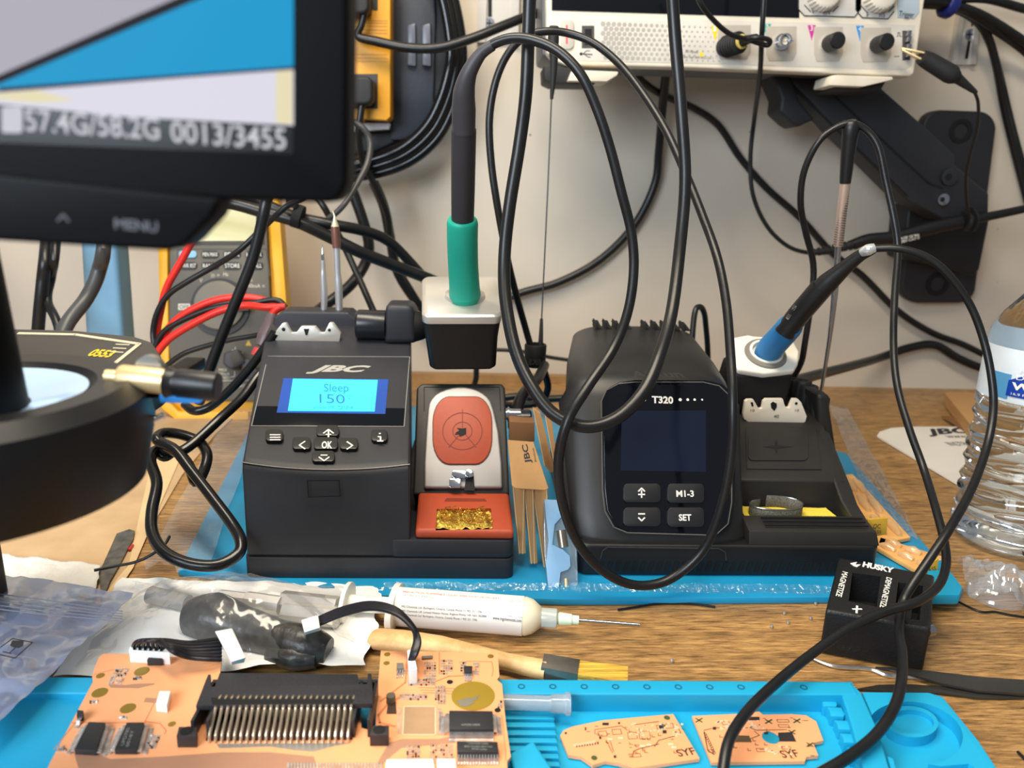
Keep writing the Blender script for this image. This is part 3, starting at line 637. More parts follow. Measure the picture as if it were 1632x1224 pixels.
# the tray block: sloped top, upright front
vs = [TP.on(662,845), TP.on(819,847), TP.on(811,785), TP.on(667,784)]
bb = B(); low = [V((p.x, p.y, 2.75)) for p in vs]; bb.loft([low, vs]); bpy.data.objects.remove(o)
org_t = V(t['_o'])
o = bpy.data.objects.new('cleaner_tray', bb.mesh('cleaner_tray', ORNG, .2, 3, 30)); COL.objects.link(o)
carve(o, cb); o.data.transform(Matrix.Translation(-org_t*S)); o.data.materials.clear(); o.data.materials.append(ORNG)
o.parent = t; o['_o'] = tuple(org_t)
B().slab(TP.up(.0), [(708,799),(712,794),(772,795),(776,799)], .02).obj('tray_notch', OD, o)
WOOL = M('brass_wool', (236,190,84), .35, .35, var=.25, vs=500, bump=1, bs=900)
b = B().sheet([TP.up(-.5).on(692,848), TP.up(-.5).on(791,847), TP.up(-.4).on(787,806), TP.up(-.4).on(692,806)], 20, 30, .4, 3.0, z=TP.n, seed=2)
wl = b.obj('brass_wool', WOOL, t); wl['kind'] = 'stuff'
b = B(); r_ = random.Random(5)
for i in range(150):
    x, y = r_.uniform(698,781), r_.uniform(810,832); a = r_.uniform(0, 6.28); l = r_.uniform(3,7)
    c0 = TP.up(r_.uniform(-.2,.05))
    b.tube([c0.on(x,y), c0.on(x+l*math.cos(a), y+l*.6*math.sin(a)), c0.up(.08).on(x+l*1.2*math.cos(a+.9), y+l*.8*math.sin(a+.9)), c0.on(x+l*.6*math.cos(a+1.8), y+l*.6*math.sin(a+1.8))], .022, 4, 3)
o = b.obj('wool_curl', M('wool_curl', (200,150,60), .3, .6, var=.3, vs=300), t); o['kind'] = 'stuff'
# socket at the right of the stand
c2 = at(806,660,43.5)
B().lathe(c2, (1,0,0), [(0,.35),(.9,.35)], 14).lathe(c2+V((.1,0,0)), (1,0,0), [(0,.45),(.1,.45)], 14).obj('plug_pin', STEEL, t)
# two cartridges standing in the rack
o = thing('tip_cartridge', 'slim silver tip cartridge with needle point in the left station rack', 'soldering tip', at(516,498,52))
B().tube(path([(516,502,52),(516.5,470,52),(515,440,52),(515,430,52),(514.6,415,52)]), [.2,.24,.2,.16,.16], 14, 3).obj('shaft', M('tip_silver', (206,206,210), .3, .7), o)
B().tube(path([(514.6,415,52),(514.3,405,52),(514,398,52),(513.5,388,52)]), [.12,.11,.05,.01], 10, 2).obj('point', CHROME, o)
o = thing('tip_cartridge', 'brown collared tip cartridge with bent pale tip in the left station rack', 'soldering tip', at(540,498,52))
B().tube(path([(541,502,52),(539.5,455,52),(538,435,52),(536.5,395,52)]), [.25,.27,.22,.22], 14, 3).obj('shaft', M('tip_silver'), o)
B().tube(path([(536.5,395,52),(535,375,52),(534,361,52)]), [.28,.3,.28], 16, 2).obj('ferrule', M('copper_brown', (128,88,78), .35, .5), o)
B().tube(path([(534,361,52),(533.5,350,52),(533,344,52),(530,336,52)]), [.27,.12,.07,.04], 12, 2).obj('bent_tip', M('pale_tip', (220,210,180), .3, .4), o)
# green handled iron standing in the holder
TEAL = M('green_grip', (20,160,136), .5, var=.04, bump=.15, bs=500)
o = thing('soldering_iron', 'green handled soldering iron resting upright in the silver holder', 'soldering iron', at(741,478,45.6))
B().tube(path([(741,482,45.6),(741,470,45.5),(740,455,45.2),(738,420,44.6),(737,385,44),(737,356,43.6),(737,349,43.5)]), [.8,.98,.93,.9,.9,.9,.8], 32, 4).obj('grip', TEAL, o)
B().tube(path([(737,368,43.8),(738,300,42.6),(739,206,41)]), [.64,.66,.66], 24, 2).obj('strain_sleeve', M('sleeve', (50,48,52), .55), o)
B().tube(path([(739,212,41),(739,175,40.6),(740,145,40.2),(748,115,39.8),(766,86,39.6),(785,72,39.4)]), [.61,.63,.55,.4,.3,.27], 20, 5).obj('bend_relief', M('sleeve2', (56,54,58), .5), o)
LP = [(766,88,39.6),(785,71,39.4),(815,61,39),(850,64,38.5),(890,82,38),(925,118,37.6),(950,170,37.4),(972,235,37.2),(990,305,37),(1006,370,36.8),(1010,430,36.5),(1001,495,36),(978,555,35.2),(938,615,33.9),(905,670,33.1),(890,735,33.0),(896,800,33.2),(918,860,33.8),(955,905,34.2),(1000,930,34.4),(1045,931,34.6),(1085,912,34.8),(1125,870,34.9),(1152,800,34.8),(1166,720,35),(1168,640,35.5),(1164,560,37),(1157,480,38.5),(1143,410,40),(1120,345,42),(1092,275,44),(1060,205,46),(1022,145,48),(985,100,49.5),(945,68,50.5),(905,53,51),(870,50,51),(838,58,51),(810,85,51),(790,130,51),(780,190,51),(783,260,51),(793,330,51),(806,400,51.5),(820,460,53),(838,525,54),(848,560,54)]
B().tube(path(LP), .25, 12).obj('cord', RUB, o)
# tie with lettering on the cord behind
o = thing('cable_tie', 'black rubber wrap tie gathering cords between the two stations', 'cable tie', at(855,590,54))
c0 = at(853,566,54)
B().lathe(c0+V((0,0,-.85)), (0,0,1), [(0,.74),(.1,.8),(1.6,.83),(1.7,.78),(1.7,.66),(.1,.6)], 28, cap=False).obj('wrap', BKM, o)
B().text(Y(53.15), 'NIKE', (868,582), (841,581), 9, .02, .02, flip=-1).obj('lettering', M('emboss', (48,48,50), .5), o)
cable('cable', 'black cord dropping from the rubber tie to the left station socket', [(868,582,53.5),(856,605,50),(838,622,47),(826,645,45),(822,668,44),(822,682,43.8)], [.36,.36,.36,.4,.5,.5], RUB)
B().lathe(at(826,668,43.6), (1,0,0), [(-.1,.6),(.7,.62),(.8,.5)], 24).obj('socket_knob', M('knob_dark'), t)
cable('cable', 'short black cord loop hanging below the rubber tie', [(862,580,54),(870,600,54.5),(873,620,55),(862,640,55.5),(835,646,56),(800,645,57)], .28, RUB)
# thin probe hanging from the oscilloscope edge
o = thing('hook_probe', 'thin black hook probe hanging vertically from the oscilloscope corner', 'probe', at(866,560,55))
B().tube(path([(883,42,58),(882,60,58),(883,90,58)]), [.35,.42,.34], 12, 3).tube(path([(883,85,58),(882,120,58),(879,158,58)]), [.34,.24,.12], 12, 3).obj('grip', BKM, o)
B().tube(path([(879,155,58),(873,300,57),(866,450,56),(863,512,55)]), .055, 6).obj('wire', RUB, o)
B().tube(path([(863,508,55),(862,540,54.5),(860,575,54.2)]), [.12,.18,.26], 10, 3).obj('sleeve_end', BKM, o)

# ---------------------------------------------------------------- right soldering station
t = thing('soldering_station', 'black soldering station with dark glossy screen marked T320 and blue handled iron', 'soldering station', (14.5,46,.44))
T1 = M('station_charcoal', (36,35,35), .4, bump=.06, bs=2500, var=.08)
T1.node_tree.nodes['Principled BSDF'].inputs['Specular IOR Level'].default_value = .6
b = B(); b.prism(*rr(5.9, 23.3, 37.2, 54, .44, 2.35, .7)); b.obj('base', M('base_black', (24,24,26), .45, bump=.06, bs=2500), t, .2, 3)
b = B()
for i in range(34):
    x = 7.1+i*.47; b.prism([(x,37.16,.75),(x+.22,37.16,.75),(x+.36,37.16,1.35),(x+.14,37.16,1.35)], (0,.1,0))
b.obj('vent_slot', DK, t)
B().line(Y(37.16), [(957,890),(960,878),(968,872),(1146,874),(1156,880),(1157,893)], 1.2, .02).obj('panel_line', M('edge_dim', (70,70,70), .5), t)
CR = [(37.3,2.2,5.9,15.75),(37.4,2.6,5.85,15.75),(38.05,3.7,5.6,15.7),(41.7,9.7,5.35,15.85),(42.2,10.5,5.5,15.6),(43.0,10.95,5.7,15.5),(47,11.2,6.0,15.9),(53.4,11.75,7.2,16.2),(54.2,11.4,7.3,16.2),(54.2,2.2,7.3,16.2)]
rg_ = []
for k in range(25):
    u = k/24; e = (abs(2*u-1))**5
    rg_.append([V((xl+(xr_-xl)*u, y+.8*e*(1 if 0 <= i <= 5 else 0), z-.7*e*(1 if 3 <= i <= 8 else 0))) for i, (y, z, xl, xr_) in enumerate(CR)])
B().loft(rg_).obj('console', T1, t, .35, 3, 40)
TF = tilt(1060, 855, 37.3, 612, 41.45)
TFp = TF.up(.12)
# the face frame that carries the screen
fx = [(958,640),(966,622),(985,612),(1010,609),(1120,609),(1146,615),(1160,628),(1166,660),(1166,800),(1160,835),(1140,853),(1000,849),(978,840),(964,815),(960,780)]
B().slab(TF.up(-.5), fx, .62).obj('face_glass', M('face_glass', (11,13,20), .1, var=.02), t, .08, 3)
B().line(TFp, fx, 1.6, .03, True).obj('face_border', M('edge_grey2', (96,94,88), .35), t)
B().slab(TFp, [(991,655),(1125,654),(1125,752),(989,750)], .015).obj('dark_screen', M('screen_navy', (22,28,48), .14, var=.02), t)
for i, x in enumerate((1015,1027,1084,1096,1107,1119)): pass
b = B()
for x, r in ((1015,2.2),(1027,2.6),(1084,2.6),(1096,2.2),(1107,2.0),(1119,1.6)): b.disc(TFp, x, 637, r, .012, 0, 12)
b.text(TFp, 'T320', (1039,642), (1073,643), 11, .012, .035).obj('face_lettering', WHT, t)
TXT = TF.up(.0)
for (x0,y0,x1,y1,s_) in ((993,771,1052,801,'^'),(1063,771,1121,802,'M1-3'),(993,809,1052,839,'v'),(1063,809,1121,840,'SET')):
    q = B().rect(TFp, x0, y0, x1, y1, .16, 0, 7).obj('button', M('key_black'), t, .04)
    tp = TFp.up(.165); b = B(); cx, cy = (x0+x1)/2, (y0+y1)/2
    if s_ == '^': b.line(tp, [(cx-5,cy-3),(cx,cy-8),(cx+5,cy-3)], 2.2).line(tp, [(cx,cy-4),(cx,cy+7)], 2.2).line(tp, [(cx-5,cy+2),(cx+5,cy+2)], 2.2)
    elif s_ == 'v': b.line(tp, [(cx-5,cy+1),(cx,cy+6),(cx+5,cy+1)], 2.2).line(tp, [(cx-5,cy-5),(cx+5,cy-5)], 2.2)
    else: b.text(tp, s_, (cx-14 if len(s_) > 3 else cx-10, cy+5), (cx+14 if len(s_) > 3 else cx+10, cy+5), 10, .012, .03)
    b.obj('button_symbol', WHT, q)
# lettering and vents on the hood
HP = tilt(1060, 600, 43.2, 520, 53.0)
B().text(Plane(V((11,45,11.32)), (0,-.06,1)), 'AiXun', (1010,602), (1092,602), 10, .03, .03).obj('embossed_name', M('emboss', (74,72,68), .4), t)
b = B()
for i in range(10):
    x = 8.75+i*.72
    if i == 4: continue
    b.prism([(x,52.6,11.72),(x+.42,52.6,11.72),(x+.3,54.0,12.05),(x-.12,54.0,12.05)], (0,0,-.1))
    b.box(x-.06, x+.02, 52.4, 54.1, 11.6, 12.15)
b.obj('vent_fin', BKM, t)
B().line(TF.up(.1), [(1171,645),(1160,645)], 1, .01)
# right half: plate, lid, cavity and lip
RB = [(37.3,2.3,15.6,23.2),(37.5,3.1,15.6,23.0),(38.9,3.45,15.6,22.9),(38.95,2.5,15.6,22.9),(41.3,2.5,15.6,22.9),(41.35,4.6,15.6,22.8),(42.0,4.95,15.6,22.8),(45.5,6.52,15.7,23.2),(47.2,7.2,15.7,23.6),(52,8.1,15.7,25.0),(54,8.1,15.7,25.2),(54,2.3,15.7,25.2)]
B().loft([[V((a,y,z)) for y, z, a, c in RB], [V((c,y,z)) for y, z, a, c in RB]]).obj('tool_side', BKW, t, .12, 2, 30)
WL = [(37.3,2.3,0),(37.6,3.0,0),(38.9,3.45,0),(40.2,3.9,0),(41.4,4.7,0),(45.5,6.6,.35),(46.0,6.6,.4),(46,2.3,.4)]
B().loft([[V((22.1+d,y,z)) for y, z, d in WL], [V((23.2+d,y,z-.25)) for y, z, d in WL]]).obj('side_wall', BKW, t, .25, 3, 30)
B().slab(Y(38.96), [(1190,766),(1194,832),(1345,832),(1330,766)], -.01).obj('cavity_lining', DK, t) if False else None
LP2 = Plane(V((19,38.2,3.3)), (0,-.2,1))
for y in (37.75, 38.1, 38.45): B().box(16.6, 22.6, y, y+.08, 3.28+(y-37.7)*.2, 3.36+(y-37.7)*.2).obj('lip_groove', DK, t)
b = B().sheet([(16.2,39.1,2.8),(22.0,39.1,2.8),(21.6,40.9,3.0),(16.2,40.9,3.0)], 8, 14, .12, 1, seed=4); b.obj('sponge', M('yellow_sponge', (232,206,72), .85, bump=.6, bs=700), t)
# mesh ring standing in the cavity
c0 = V((18.1,40.05,2.75)); b = B(); MR = []
for k in range(25):
    a = math.radians(115+k*345/24); MR.append(c0+V((1.6*math.cos(a), .88*math.sin(a), 0)))
vs, fs = [], []
for k, p in enumerate(MR): h = .8+.25*(k/24); vs += [p, p+V((0,0,h))]
for k in range(24): fs.append([2*k, 2*k+2, 2*k+3, 2*k+1])
b.add(vs, fs); o = b.obj('mesh_ring', M('mesh_grey', (84,80,70), .6, 0, var=.4, vs=1500), t); md = o.modifiers.new('s', 'SOLIDIFY'); md.thickness = .0005
b = B(); b.tube([p+V((0,0,.8+.25*(k/24))) for k, p in enumerate(MR)], .035, 6, 2); b.obj('ring_edge', STEEL, t)
# square lid with cross
LD = tilt(1250, 750, 42.05, 685, 45.4)
B().slab(LD, [(1188,682),(1300,684),(1309,749),(1190,748)], .06).obj('lid_frame', BKW, t, .02)
q = B().rect(LD.up(.06), 1192, 690, 1288, 735, .08, 0, 8).obj('lid', BKW, t, .03)
B().slab(LD.up(.145), [(1216,712),(1234,710),(1237,700),(1240,710),(1262,712),(1240,715),(1238,724),(1234,715)], .01).obj('cross_slot', DK, q)
# white tip plate
PP = Y(46.6)
n = [(1188,640),(1192,637),(1201,637),(1206,646),(1210,652),(1215,651),(1217,640),(1221,636),(1248,636),(1250,644),(1253,650),(1258,650),(1262,640),(1264,636),(1272,636),(1277,641),(1286,663),(1284,672),(1278,676),(1196,675),(1186,668),(1185,660)]
q = B().slab(Y(46.2), n, -.35).obj('tip_plate', M('ivory', (228,218,200), .4), t, .04)
tp = Y(46.19)
B().slab(tp, [(1196,641),(1200,641),(1201,647),(1198,648)], .01).slab(tp, [(1228,643),(1232,640),(1238,643),(1238,649),(1234,655),(1229,650)], .01).disc(tp, 1269, 643, 2.3, .01).text(tp, '10', (1196,656), (1202,656), 4).text(tp, '40', (1233,666), (1241,666), 5).text(tp, '10', (1267,656), (1273,656), 4).obj('plate_mark', DK, q)
# tool holes stepping down the back right edge
b = B()
for i, (x, y) in enumerate(((1268,600),(1280,602),(1290,610),(1300,620),(1308,628))):
    p = at(x, y+4, 50-i*.7); b.lathe(p+V((0,0,-2.5)), (0,0,1), [(0,.62),(2.4,.62),(2.5,.55),(2.5,.34),(2.2,.3)], 20)
b.obj('tool_socket', BKM, t)
B().slab(Y(46.1), [(1303,628),(1324,630),(1322,640),(1340,760),(1310,758)], -2.2).obj('socket_column', BKW, t, .3, 3)
# holder head
B().loft([rgp for rgp in ([V((17.2,46.8,7.2)),V((20.9,46.8,7.2)),V((21.4,51,7.6)),V((17.2,51,7.6))], [V((17.0,46.6,10.0)),V((21.1,46.6,10.0)),V((20.9,50,10.4)),V((17.4,50,10.4))])]).obj('holder_neck', DK, t, .3, 3)
HP = Plane(at(1222,560,48), (0.0,-.62,1))
b = B().slab(HP, [(1166,538),(1192,533),(1200,535),(1250,538),(1264,542),(1274,560),(1272,580),(1266,590),(1218,595),(1178,589),(1168,580),(1162,556)], -.5)
b.obj('holder_cap', M('ivory2', (234,228,214), .35), t, .16, 3)
b = B().slab(HP.up(-.5), [(1170,546),(1262,546),(1268,586),(1218,592),(1174,586)], -1.2); b.obj('holder_body', DK, t, .2, 3)
gc = HP.on(1220,564)
ax = (at(1255,510,46.2)-gc).normalized()
B().lathe(gc, HP.n, [(0,1.42),(.12,1.36),(.16,1.1),(.05,1.05)], 36, cap=False).obj('holder_ring', M('ring_grey', (128,122,114), .4), t)
B().lathe(gc+HP.n*.05, HP.n, [(0,1.1),(.2,1.12),(.22,.95),(.02,.9)], 36, cap=False).obj('holder_bush', M('ivory2'), t)
o = thing('soldering_iron', 'blue handled soldering iron resting tilted in the right station holder', 'soldering iron', gc)
BG = M('blue_grip', (38,122,184), .5, var=.05, bump=.15, bs=500)
e = at(1262,517,45.2)
B().tube([gc-V((0,0,.3)), gc+(e-gc)*.15, gc+(e-gc)*.55, e-(e-gc)*.1, e], [.75,.86,.82,.8,.72], 32, 4).obj('grip', BG, o)
B().tube(path([(1250,532,45.4),(1270,505,45),(1293,478,44.4),(1310,458,44)]), [.66,.68,.68,.68], 24, 4).obj('strain_sleeve', LK, o)
B().text(Plane(at(1268,500,44.2), (.1,-1,.35)), 'E S', (1256,510), (1270,488), 5, .01).obj('sleeve_print', M('print_grey', (110,110,110), .5), o)
B().tube(path([(1302,468,44.2),(1320,450,43.8),(1345,428,43.2),(1370,408,42.6),(1392,398,42)]), [.66,.62,.45,.36,.25], 20, 5).obj('bend_relief', LK, o)
B().tube(path([(1374,402,42.2),(1384,398,41.9),(1394,395,41.8)]), [.27,.33,.26], 16, 3).obj('clear_clamp', M('clamp_clear', (220,224,226), .12, .6), o)
B().tube(path([(1385,400,42.2),(1400,396,42),(1435,397,41.5),(1475,409,41),(1510,436,40.5),(1545,484,40),(1567,540,39.4),(1580,600,38.6),(1583,655,37.8),(1572,715,36.6),(1548,780,34.6),(1515,840,32.4),(1480,893,31.4),(1452,935,30.8),(1438,965,30.3),(1433,1005,28.8),(1438,1045,27.2),(1436,1090,25.4),(1424,1130,24.2),(1395,1172,23),(1350,1208,22),(1295,1240,21.3)]), .215, 12).obj('cord', RUB, o)
cable('cable', 'black cord arching from the tool top down across the magnetizer to lower tray edge', [(1258,610,51),(1276,580,50.4),(1283,545,50),(1294,470,50),(1296,420,50),(1284,370,49.5),(1276,325,49),(1281,275,48.5),(1303,228,48),(1330,205,47.8),(1356,197,47.6),(1380,207,47.4),(1400,235,47),(1412,290,46.6),(1425,350,46),(1431,400,45.5),(1426,470,44.5),(1424,550,43),(1430,615,41.5),(1448,680,39.8),(1473,750,38),(1494,820,35),(1506,870,33.2),(1507,905,32),(1494,935,30.8),(1460,960,29.5),(1410,975,29.2),(1350,1003,28.4),(1290,1045,27.2),(1235,1090,25.4),(1190,1135,24),(1162,1180,22.8),(1152,1230,21.8)], .215, RUB, 12)
cable('cable', 'thin black probe cable hanging down the wall then curving to the slanted probe', [(1219,-30,62),(1214,60,62.5),(1211,120,66),(1202,190,72),(1196,250,73),(1200,310,73),(1222,360,73),(1255,392,73),(1290,403,73),(1325,402,73)], .21, RUB)
o = thing('probe', 'black oscilloscope probe slanting up to the right across the wall arm', 'probe', at(1330,400,71))
B().tube(path([(1292,402,72.6),(1330,398,72.6),(1362,388,72.6)]), [.25,.36,.42], 14, 4).obj('ribbed_boot', BKM, o)
b = B()
for i in range(9):
    u = i/8; p = at(1297+66*u, 402.5-13*u, 72.6); b.lathe(p, (1,0,.22), [(-.08,.4+.12*u),(.08,.4+.12*u)], 14)
b.obj('boot_rib', BKM, o)
B().tube(path([(1358,390,72.6),(1385,382,72.6),(1425,378,72.4),(1480,364,72.2),(1532,353,72)]), [.5,.62,.62,.66,.62], 20, 3).obj('probe_body', LK, o)
B().lathe(at(1540,352,72), (1,0,.22), [(-.2,.95),(-.1,1.0),(.05,1.0),(.1,.7),(.35,.7),(.4,1.2),(.55,1.2),(.6,.6)], 24).obj('finger_guard', BKM, o)
B().tube(path([(1545,351,72),(1600,340,72),(1660,327,72)]), [.45,.42,.38], 16, 2).obj('probe_nose', LK, o)
B().text(Y(71.4), 'PROBE 100 MHz', (1434,383), (1465,376), 4, .01).text(Y(71.4), '300V CAT II', (1434,388), (1465,381), 4, .01).obj('printed_text', WHT, o)
# ground clip on the oscilloscope terminal
o = thing('ground_clip', 'brass jawed alligator clip with black boot hooked on the oscilloscope terminal', 'clip', at(1500,110,64))
B().loft([[V(p) for p in ((0,0,0),(0,0,.01),(0,.01,.01),(0,.01,0))]], False) if False else None
j0, j1 = at(1437,78,64.6), at(1474,94,64)
for k, (a, b_) in enumerate(((V((0,0,.05)), V((0,0,.38))), (V((0,0,-.05)), V((0,0,-.22))))):
    B().loft([[j0+a+V((0,s1*.1,s2*.05)) for s1, s2 in ((-1,-1),(1,-1),(1,1),(-1,1))], [j1+b_+V((0,s1*.28,s2*.07)) for s1, s2 in ((-1,-1),(1,-1),(1,1),(-1,1))]]).obj('jaw', BRASS, o, .02)
B().tube(path([(1468,91,64),(1480,97,64),(1515,118,63.6),(1520,120,63.6)]), [.55,.68,.74,.6], 20, 3).obj('boot', BKM, o)
B().tube(path([(1515,117,63.6),(1535,132,63.6),(1556,148,63.6)]), [.52,.34,.16], 16, 3).obj('boot_tail', BKM, o)
B().tube(path([(1553,146,63.6),(1559,165,64),(1558,200,65),(1548,240,66),(1540,280,68),(1541,320,70),(1547,360,71.6)]), .13, 10).obj('wire', RUB, o)
# reamer-like tool standing behind the right station
o = thing('precision_tool', 'slim steel tool with knurled shaft and black tapered top leaning behind the right station', 'tool', at(1308,610,50.5))
B().tube(path([(1309,622,50),(1322,540,49.6),(1330,470,49.2),(1334,420,48.9),(1336,392,48.7)]), [.12,.15,.22,.2,.2], 12, 3).obj('shaft', STEEL, o)
b = B(); b.tube(path([(1336,392,48.7),(1341,340,48.4),(1347,292,48.1)]), [.3,.3,.32], 16, 2).obj('knurled_grip', M('knurl', (206,180,164), .35, .6), o)
b = B()
for i in range(26):
    u = i/25; p = at(1336+11*u, 390-97*u, 48.65-.5*u); b.lathe(p, (.11,0,1), [(-.035,.315),(.035,.315)], 12)
b.obj('knurl_ring', M('knurl_dark', (120,104,94), .4, .6), o)
B().tube(path([(1347,292,48.1),(1351,250,47.9),(1356,205,47.7),(1357,192,47.6)]), [.34,.42,.52,.3], 16, 3).obj('tapered_top', LK, o)
# ---------------------------------------------------------------- between the stations: kraft sleeves and clear tip case
def flap(name, label, yy, pts_, mat, th=.12, group='folded kraft tip sleeves between the stations'):
    o = B().slab(Y(yy), pts_, -th).obj(name, mat, None, .02); return tag(o, label, 'cardboard sleeve', group)
o = thing('cardboard_sleeve', 'folded kraft cardboard sleeve printed with upright black letters between the stations', 'cardboard sleeve', at(845,860,38), 'folded kraft sleeves between the stations')
kp = Plane(at(840,740,38.0), (.1,-1,.75))
B().slab(kp, [(809,701),(850,704),(874,778),(868,781),(822,778),(816,774)], -.08).obj('top_flap', KRAFT, o, .02)
LTS = Plane(kp.p, kp.n)
B().text(kp, 'JBC', (846,738), (840,708), 9, .01, .03).text(kp, 'jbctools.com', (855,736), (851,714), 3.5, .01).obj('printed_letters', INK, o)
for i, (x0, x1, yb, xb, dz) in enumerate(((817,836,882,830,0),(835,850,898,849,.35),(848,872,920,872,.7))):
    q = B().slab(Y(37.9+dz*.4), [(x0,776),(x1,778),(xb+8,yb),(xb-4,yb)], -.5-.2*i).obj('folded_leg', KRAFT, o, .03)
    B().line(Y(37.88+dz*.4), [(x0+1,778),(xb-2,yb)], 1.6, .02).line(Y(37.88+dz*.4), [(x1-1,779),(xb+3,yb)], 1.6, .02).obj('cut_edge', KEDGE, q)
o = thing('cardboard_sleeve', 'upright kraft cardboard strip behind the lettered one by the right station', 'cardboard sleeve', at(875,740,41), 'folded kraft sleeves between the stations')
for p_ in ([(850,652),(862,660),(884,750),(878,754),(868,742)], [(868,656),(878,660),(892,760),(886,756)]):
    q = B().slab(Y(40.6), p_, -.5).obj('panel', KRAFT, o, .02)
    B().line(Y(40.58), [p_[0], p_[-1]], 1.6, .02).obj('cut_edge', KEDGE, q)
o = B().slab(Y(42), [(812,672),(852,674),(852,704),(812,706)], -1.2).obj('cardboard_box', M('kraft_dark', (128,90,56), .8), None, .05)
tag(o, 'small brown cardboard box behind the folded sleeves beside the orange grommet stand', 'cardboard box')
o = thing('tip_case', 'pale blue and clear plastic tip case standing against the right station', 'tip case', at(895,972,35.5))
TC = tilt(895, 968, 35.6, 800, 38.2)
B().slab(TC, [(866,800),(902,800),(919,860),(923,972),(876,972),(868,880)], -.5).obj('clear_box', FILM('case_clear', (170,190,205), .3, .3, .05, .1, 20), o, .05)
B().slab(TC.up(.02), [(867,796),(888,797),(892,808),(898,820),(884,836),(882,852),(880,868),(897,876),(908,886),(909,902),(905,908),(893,912),(888,960),(888,966),(876,960),(870,900),(874,860)], .12).obj('blue_cover', M('pale_blue_plastic', (138,180,216), .4), o, .03)
B().slab(TC.up(.1), [(889,955),(912,958),(914,974),(884,974)], .12).obj('grey_tab', M('slate', (64,76,90), .5), o, .02)
B().text(TC.up(.23), '02', (893,970), (908,972), 8, .01).obj('tab_print', WHT, o)
B().tube([TC.up(.0).on(902,922), TC.up(.0).on(903,940), TC.up(0).on(904,955)], [.1,.13,.05], 10, 3).obj('spare_tip', BRASS, o)
B().tube([TC.up(-.1).on(894,845), TC.up(-.1).on(898,872)], .3, 10, 0).obj('spare_tip', M('steel_dull', (150,140,125), .3, .8), o)

# ---------------------------------------------------------------- right side of the bench
o = B().sheet([Z(.3).on(1345,722), Z(.3).on(1395,735), Z(.3).on(1462,842), Z(.3).on(1400,850)], 24, 12, .4, .8, seed=11, edge=.06)
o.v = [V(p) for p in o.v]; o = B().sheet([Z(.5).on(1322,650), Z(.3).on(1352,655), Z(.3).on(1462,860), Z(.6).on(1400,850)], 26, 12, .4, .8, seed=11, edge=.06).obj('plastic_wrap', FILMC, None)
tag(o, 'crumpled clear plastic wrap right of the dark screen station', 'plastic wrap')
PEACH = M('peach_plastic', (236,178,106), .45, var=.08, vs=80)
def blister(corner, label, qc):
    o = thing('tip_blister', label, 'tip pack', corner[0], 'blister packs of solder tips beside the right station')
    a, b_, c, d = [V(p) for p in corner]
    B().prism([a, b_, c, d], (0,0,.25)).obj('backing', PEACH, o, .03)
    L1 = (d-a); L2 = (c-b_)
    for j in range(2):
        for i in range(3):
            m = lambda u: (a+L1*u)*(1-(.3+.42*j)) + (b_+L2*u)*(.3+.42*j)
            u0 = .06+.31*i+.05*j
            B().tube([m(u0)+V((0,0,.3)), m(u0+.12)+V((0,0,.36)), m(min(.97,u0+.24))+V((0,0,.3))], [.16,.3,.16], 12, 3).obj('tip_bubble', FILM('bubble', (250,214,160), .4, .3, .06, .2, 40), o)
    return o
ca = [Z(.45).on(1337,750), Z(.45).on(1355,748), Z(.45).on(1490,888), Z(.45).on(1450,900)]
o = blister([Z(.5).on(1338,762), Z(.5).on(1358,760), Z(.5).on(1450,862), Z(.5).on(1400,872)], 'rear peach coloured blister pack of tips beside the right station', 1)
q = B().slab(Y(39.0), [(1383,828),(1415,826),(1413,852),(1383,857)], -.15).obj('label_tag', M('qc_gold', (206,160,50), .5), o, .01)
B().text(Y(38.99), 'QC', (1391,842), (1403,842), 7, .01).text(Y(38.99), 'PASS', (1388,850), (1404,850), 5, .01).obj('label_text', INK, q)
o = blister([Z(.5).on(1396,878), Z(.5).on(1402,862), Z(.5).on(1508,895), Z(.5).on(1485,930)], 'front peach coloured blister pack of tips behind the magnetizer', 0)
q = B().slab(Y(36.8), [(1472,905),(1496,890),(1494,914),(1470,922)], -.15).obj('label_tag', M('qc_gold'), o, .01)
B().text(Y(36.79), 'PASS', (1476,913), (1492,908), 6, .01).obj('label_text', INK, q)
o = B().slab(Z(1.1), [(1470,948),(1530,948),(1535,935),(1500,890),(1480,900)], -.62).obj('blue_pad_corner', BLUE, None, .15)
tag(o, 'folded corner piece of light blue silicone behind the magnetizer', 'silicone pad')
# magnetizer block
a_, b_, c_, d_ = Z(2.4).on(1337,888), Z(2.4).on(1490,916), Z(2.4).on(1484,1002), Z(2.4).on(1316,972)
t = thing('magnetizer', 'black block magnetizer with white lettering in front of the right station', 'magnetizer', ((a_+c_)/2)*1-V((0,0,2.4)))
MB_ = M('block_black', (24,24,25), .45, bump=.2, bs=900)
low = [V((p.x, p.y, .02)) for p in (a_, b_, c_, d_)]
tmp = B().loft([low, [a_, b_, c_, d_]]); org_t = V(t['_o'])
o = bpy.data.objects.new('block', tmp.mesh('block', MB_, .18, 3, 30)); COL.objects.link(o)
zt = Z(2.5)
h1 = [(1359,910),(1404,916),(1398,964),(1353,955)]; h2 = [(1432,925),(1472,931),(1466,985),(1452,984),(1455,962),(1428,958)]
carve(o, cutter(B().slab(zt, h1, -1.7)), cutter(B().slab(zt, h2, -1.7)))
o.data.transform(Matrix.Translation(-org_t*S)); o.data.materials.clear(); o.data.materials.append(MB_); o.parent = t; o['_o'] = tuple(org_t)
zt = Z(2.4)
b = B().text(zt, 'HUSKY', (1374,903), (1426,914), 8, .02, .05, .2).text(zt, 'MAGNETIZE', (1343,911), (1332,950), 9, .02, .02).text(zt, 'DEMAGNETIZE', (1413,920), (1402,968), 9, .02, .02)
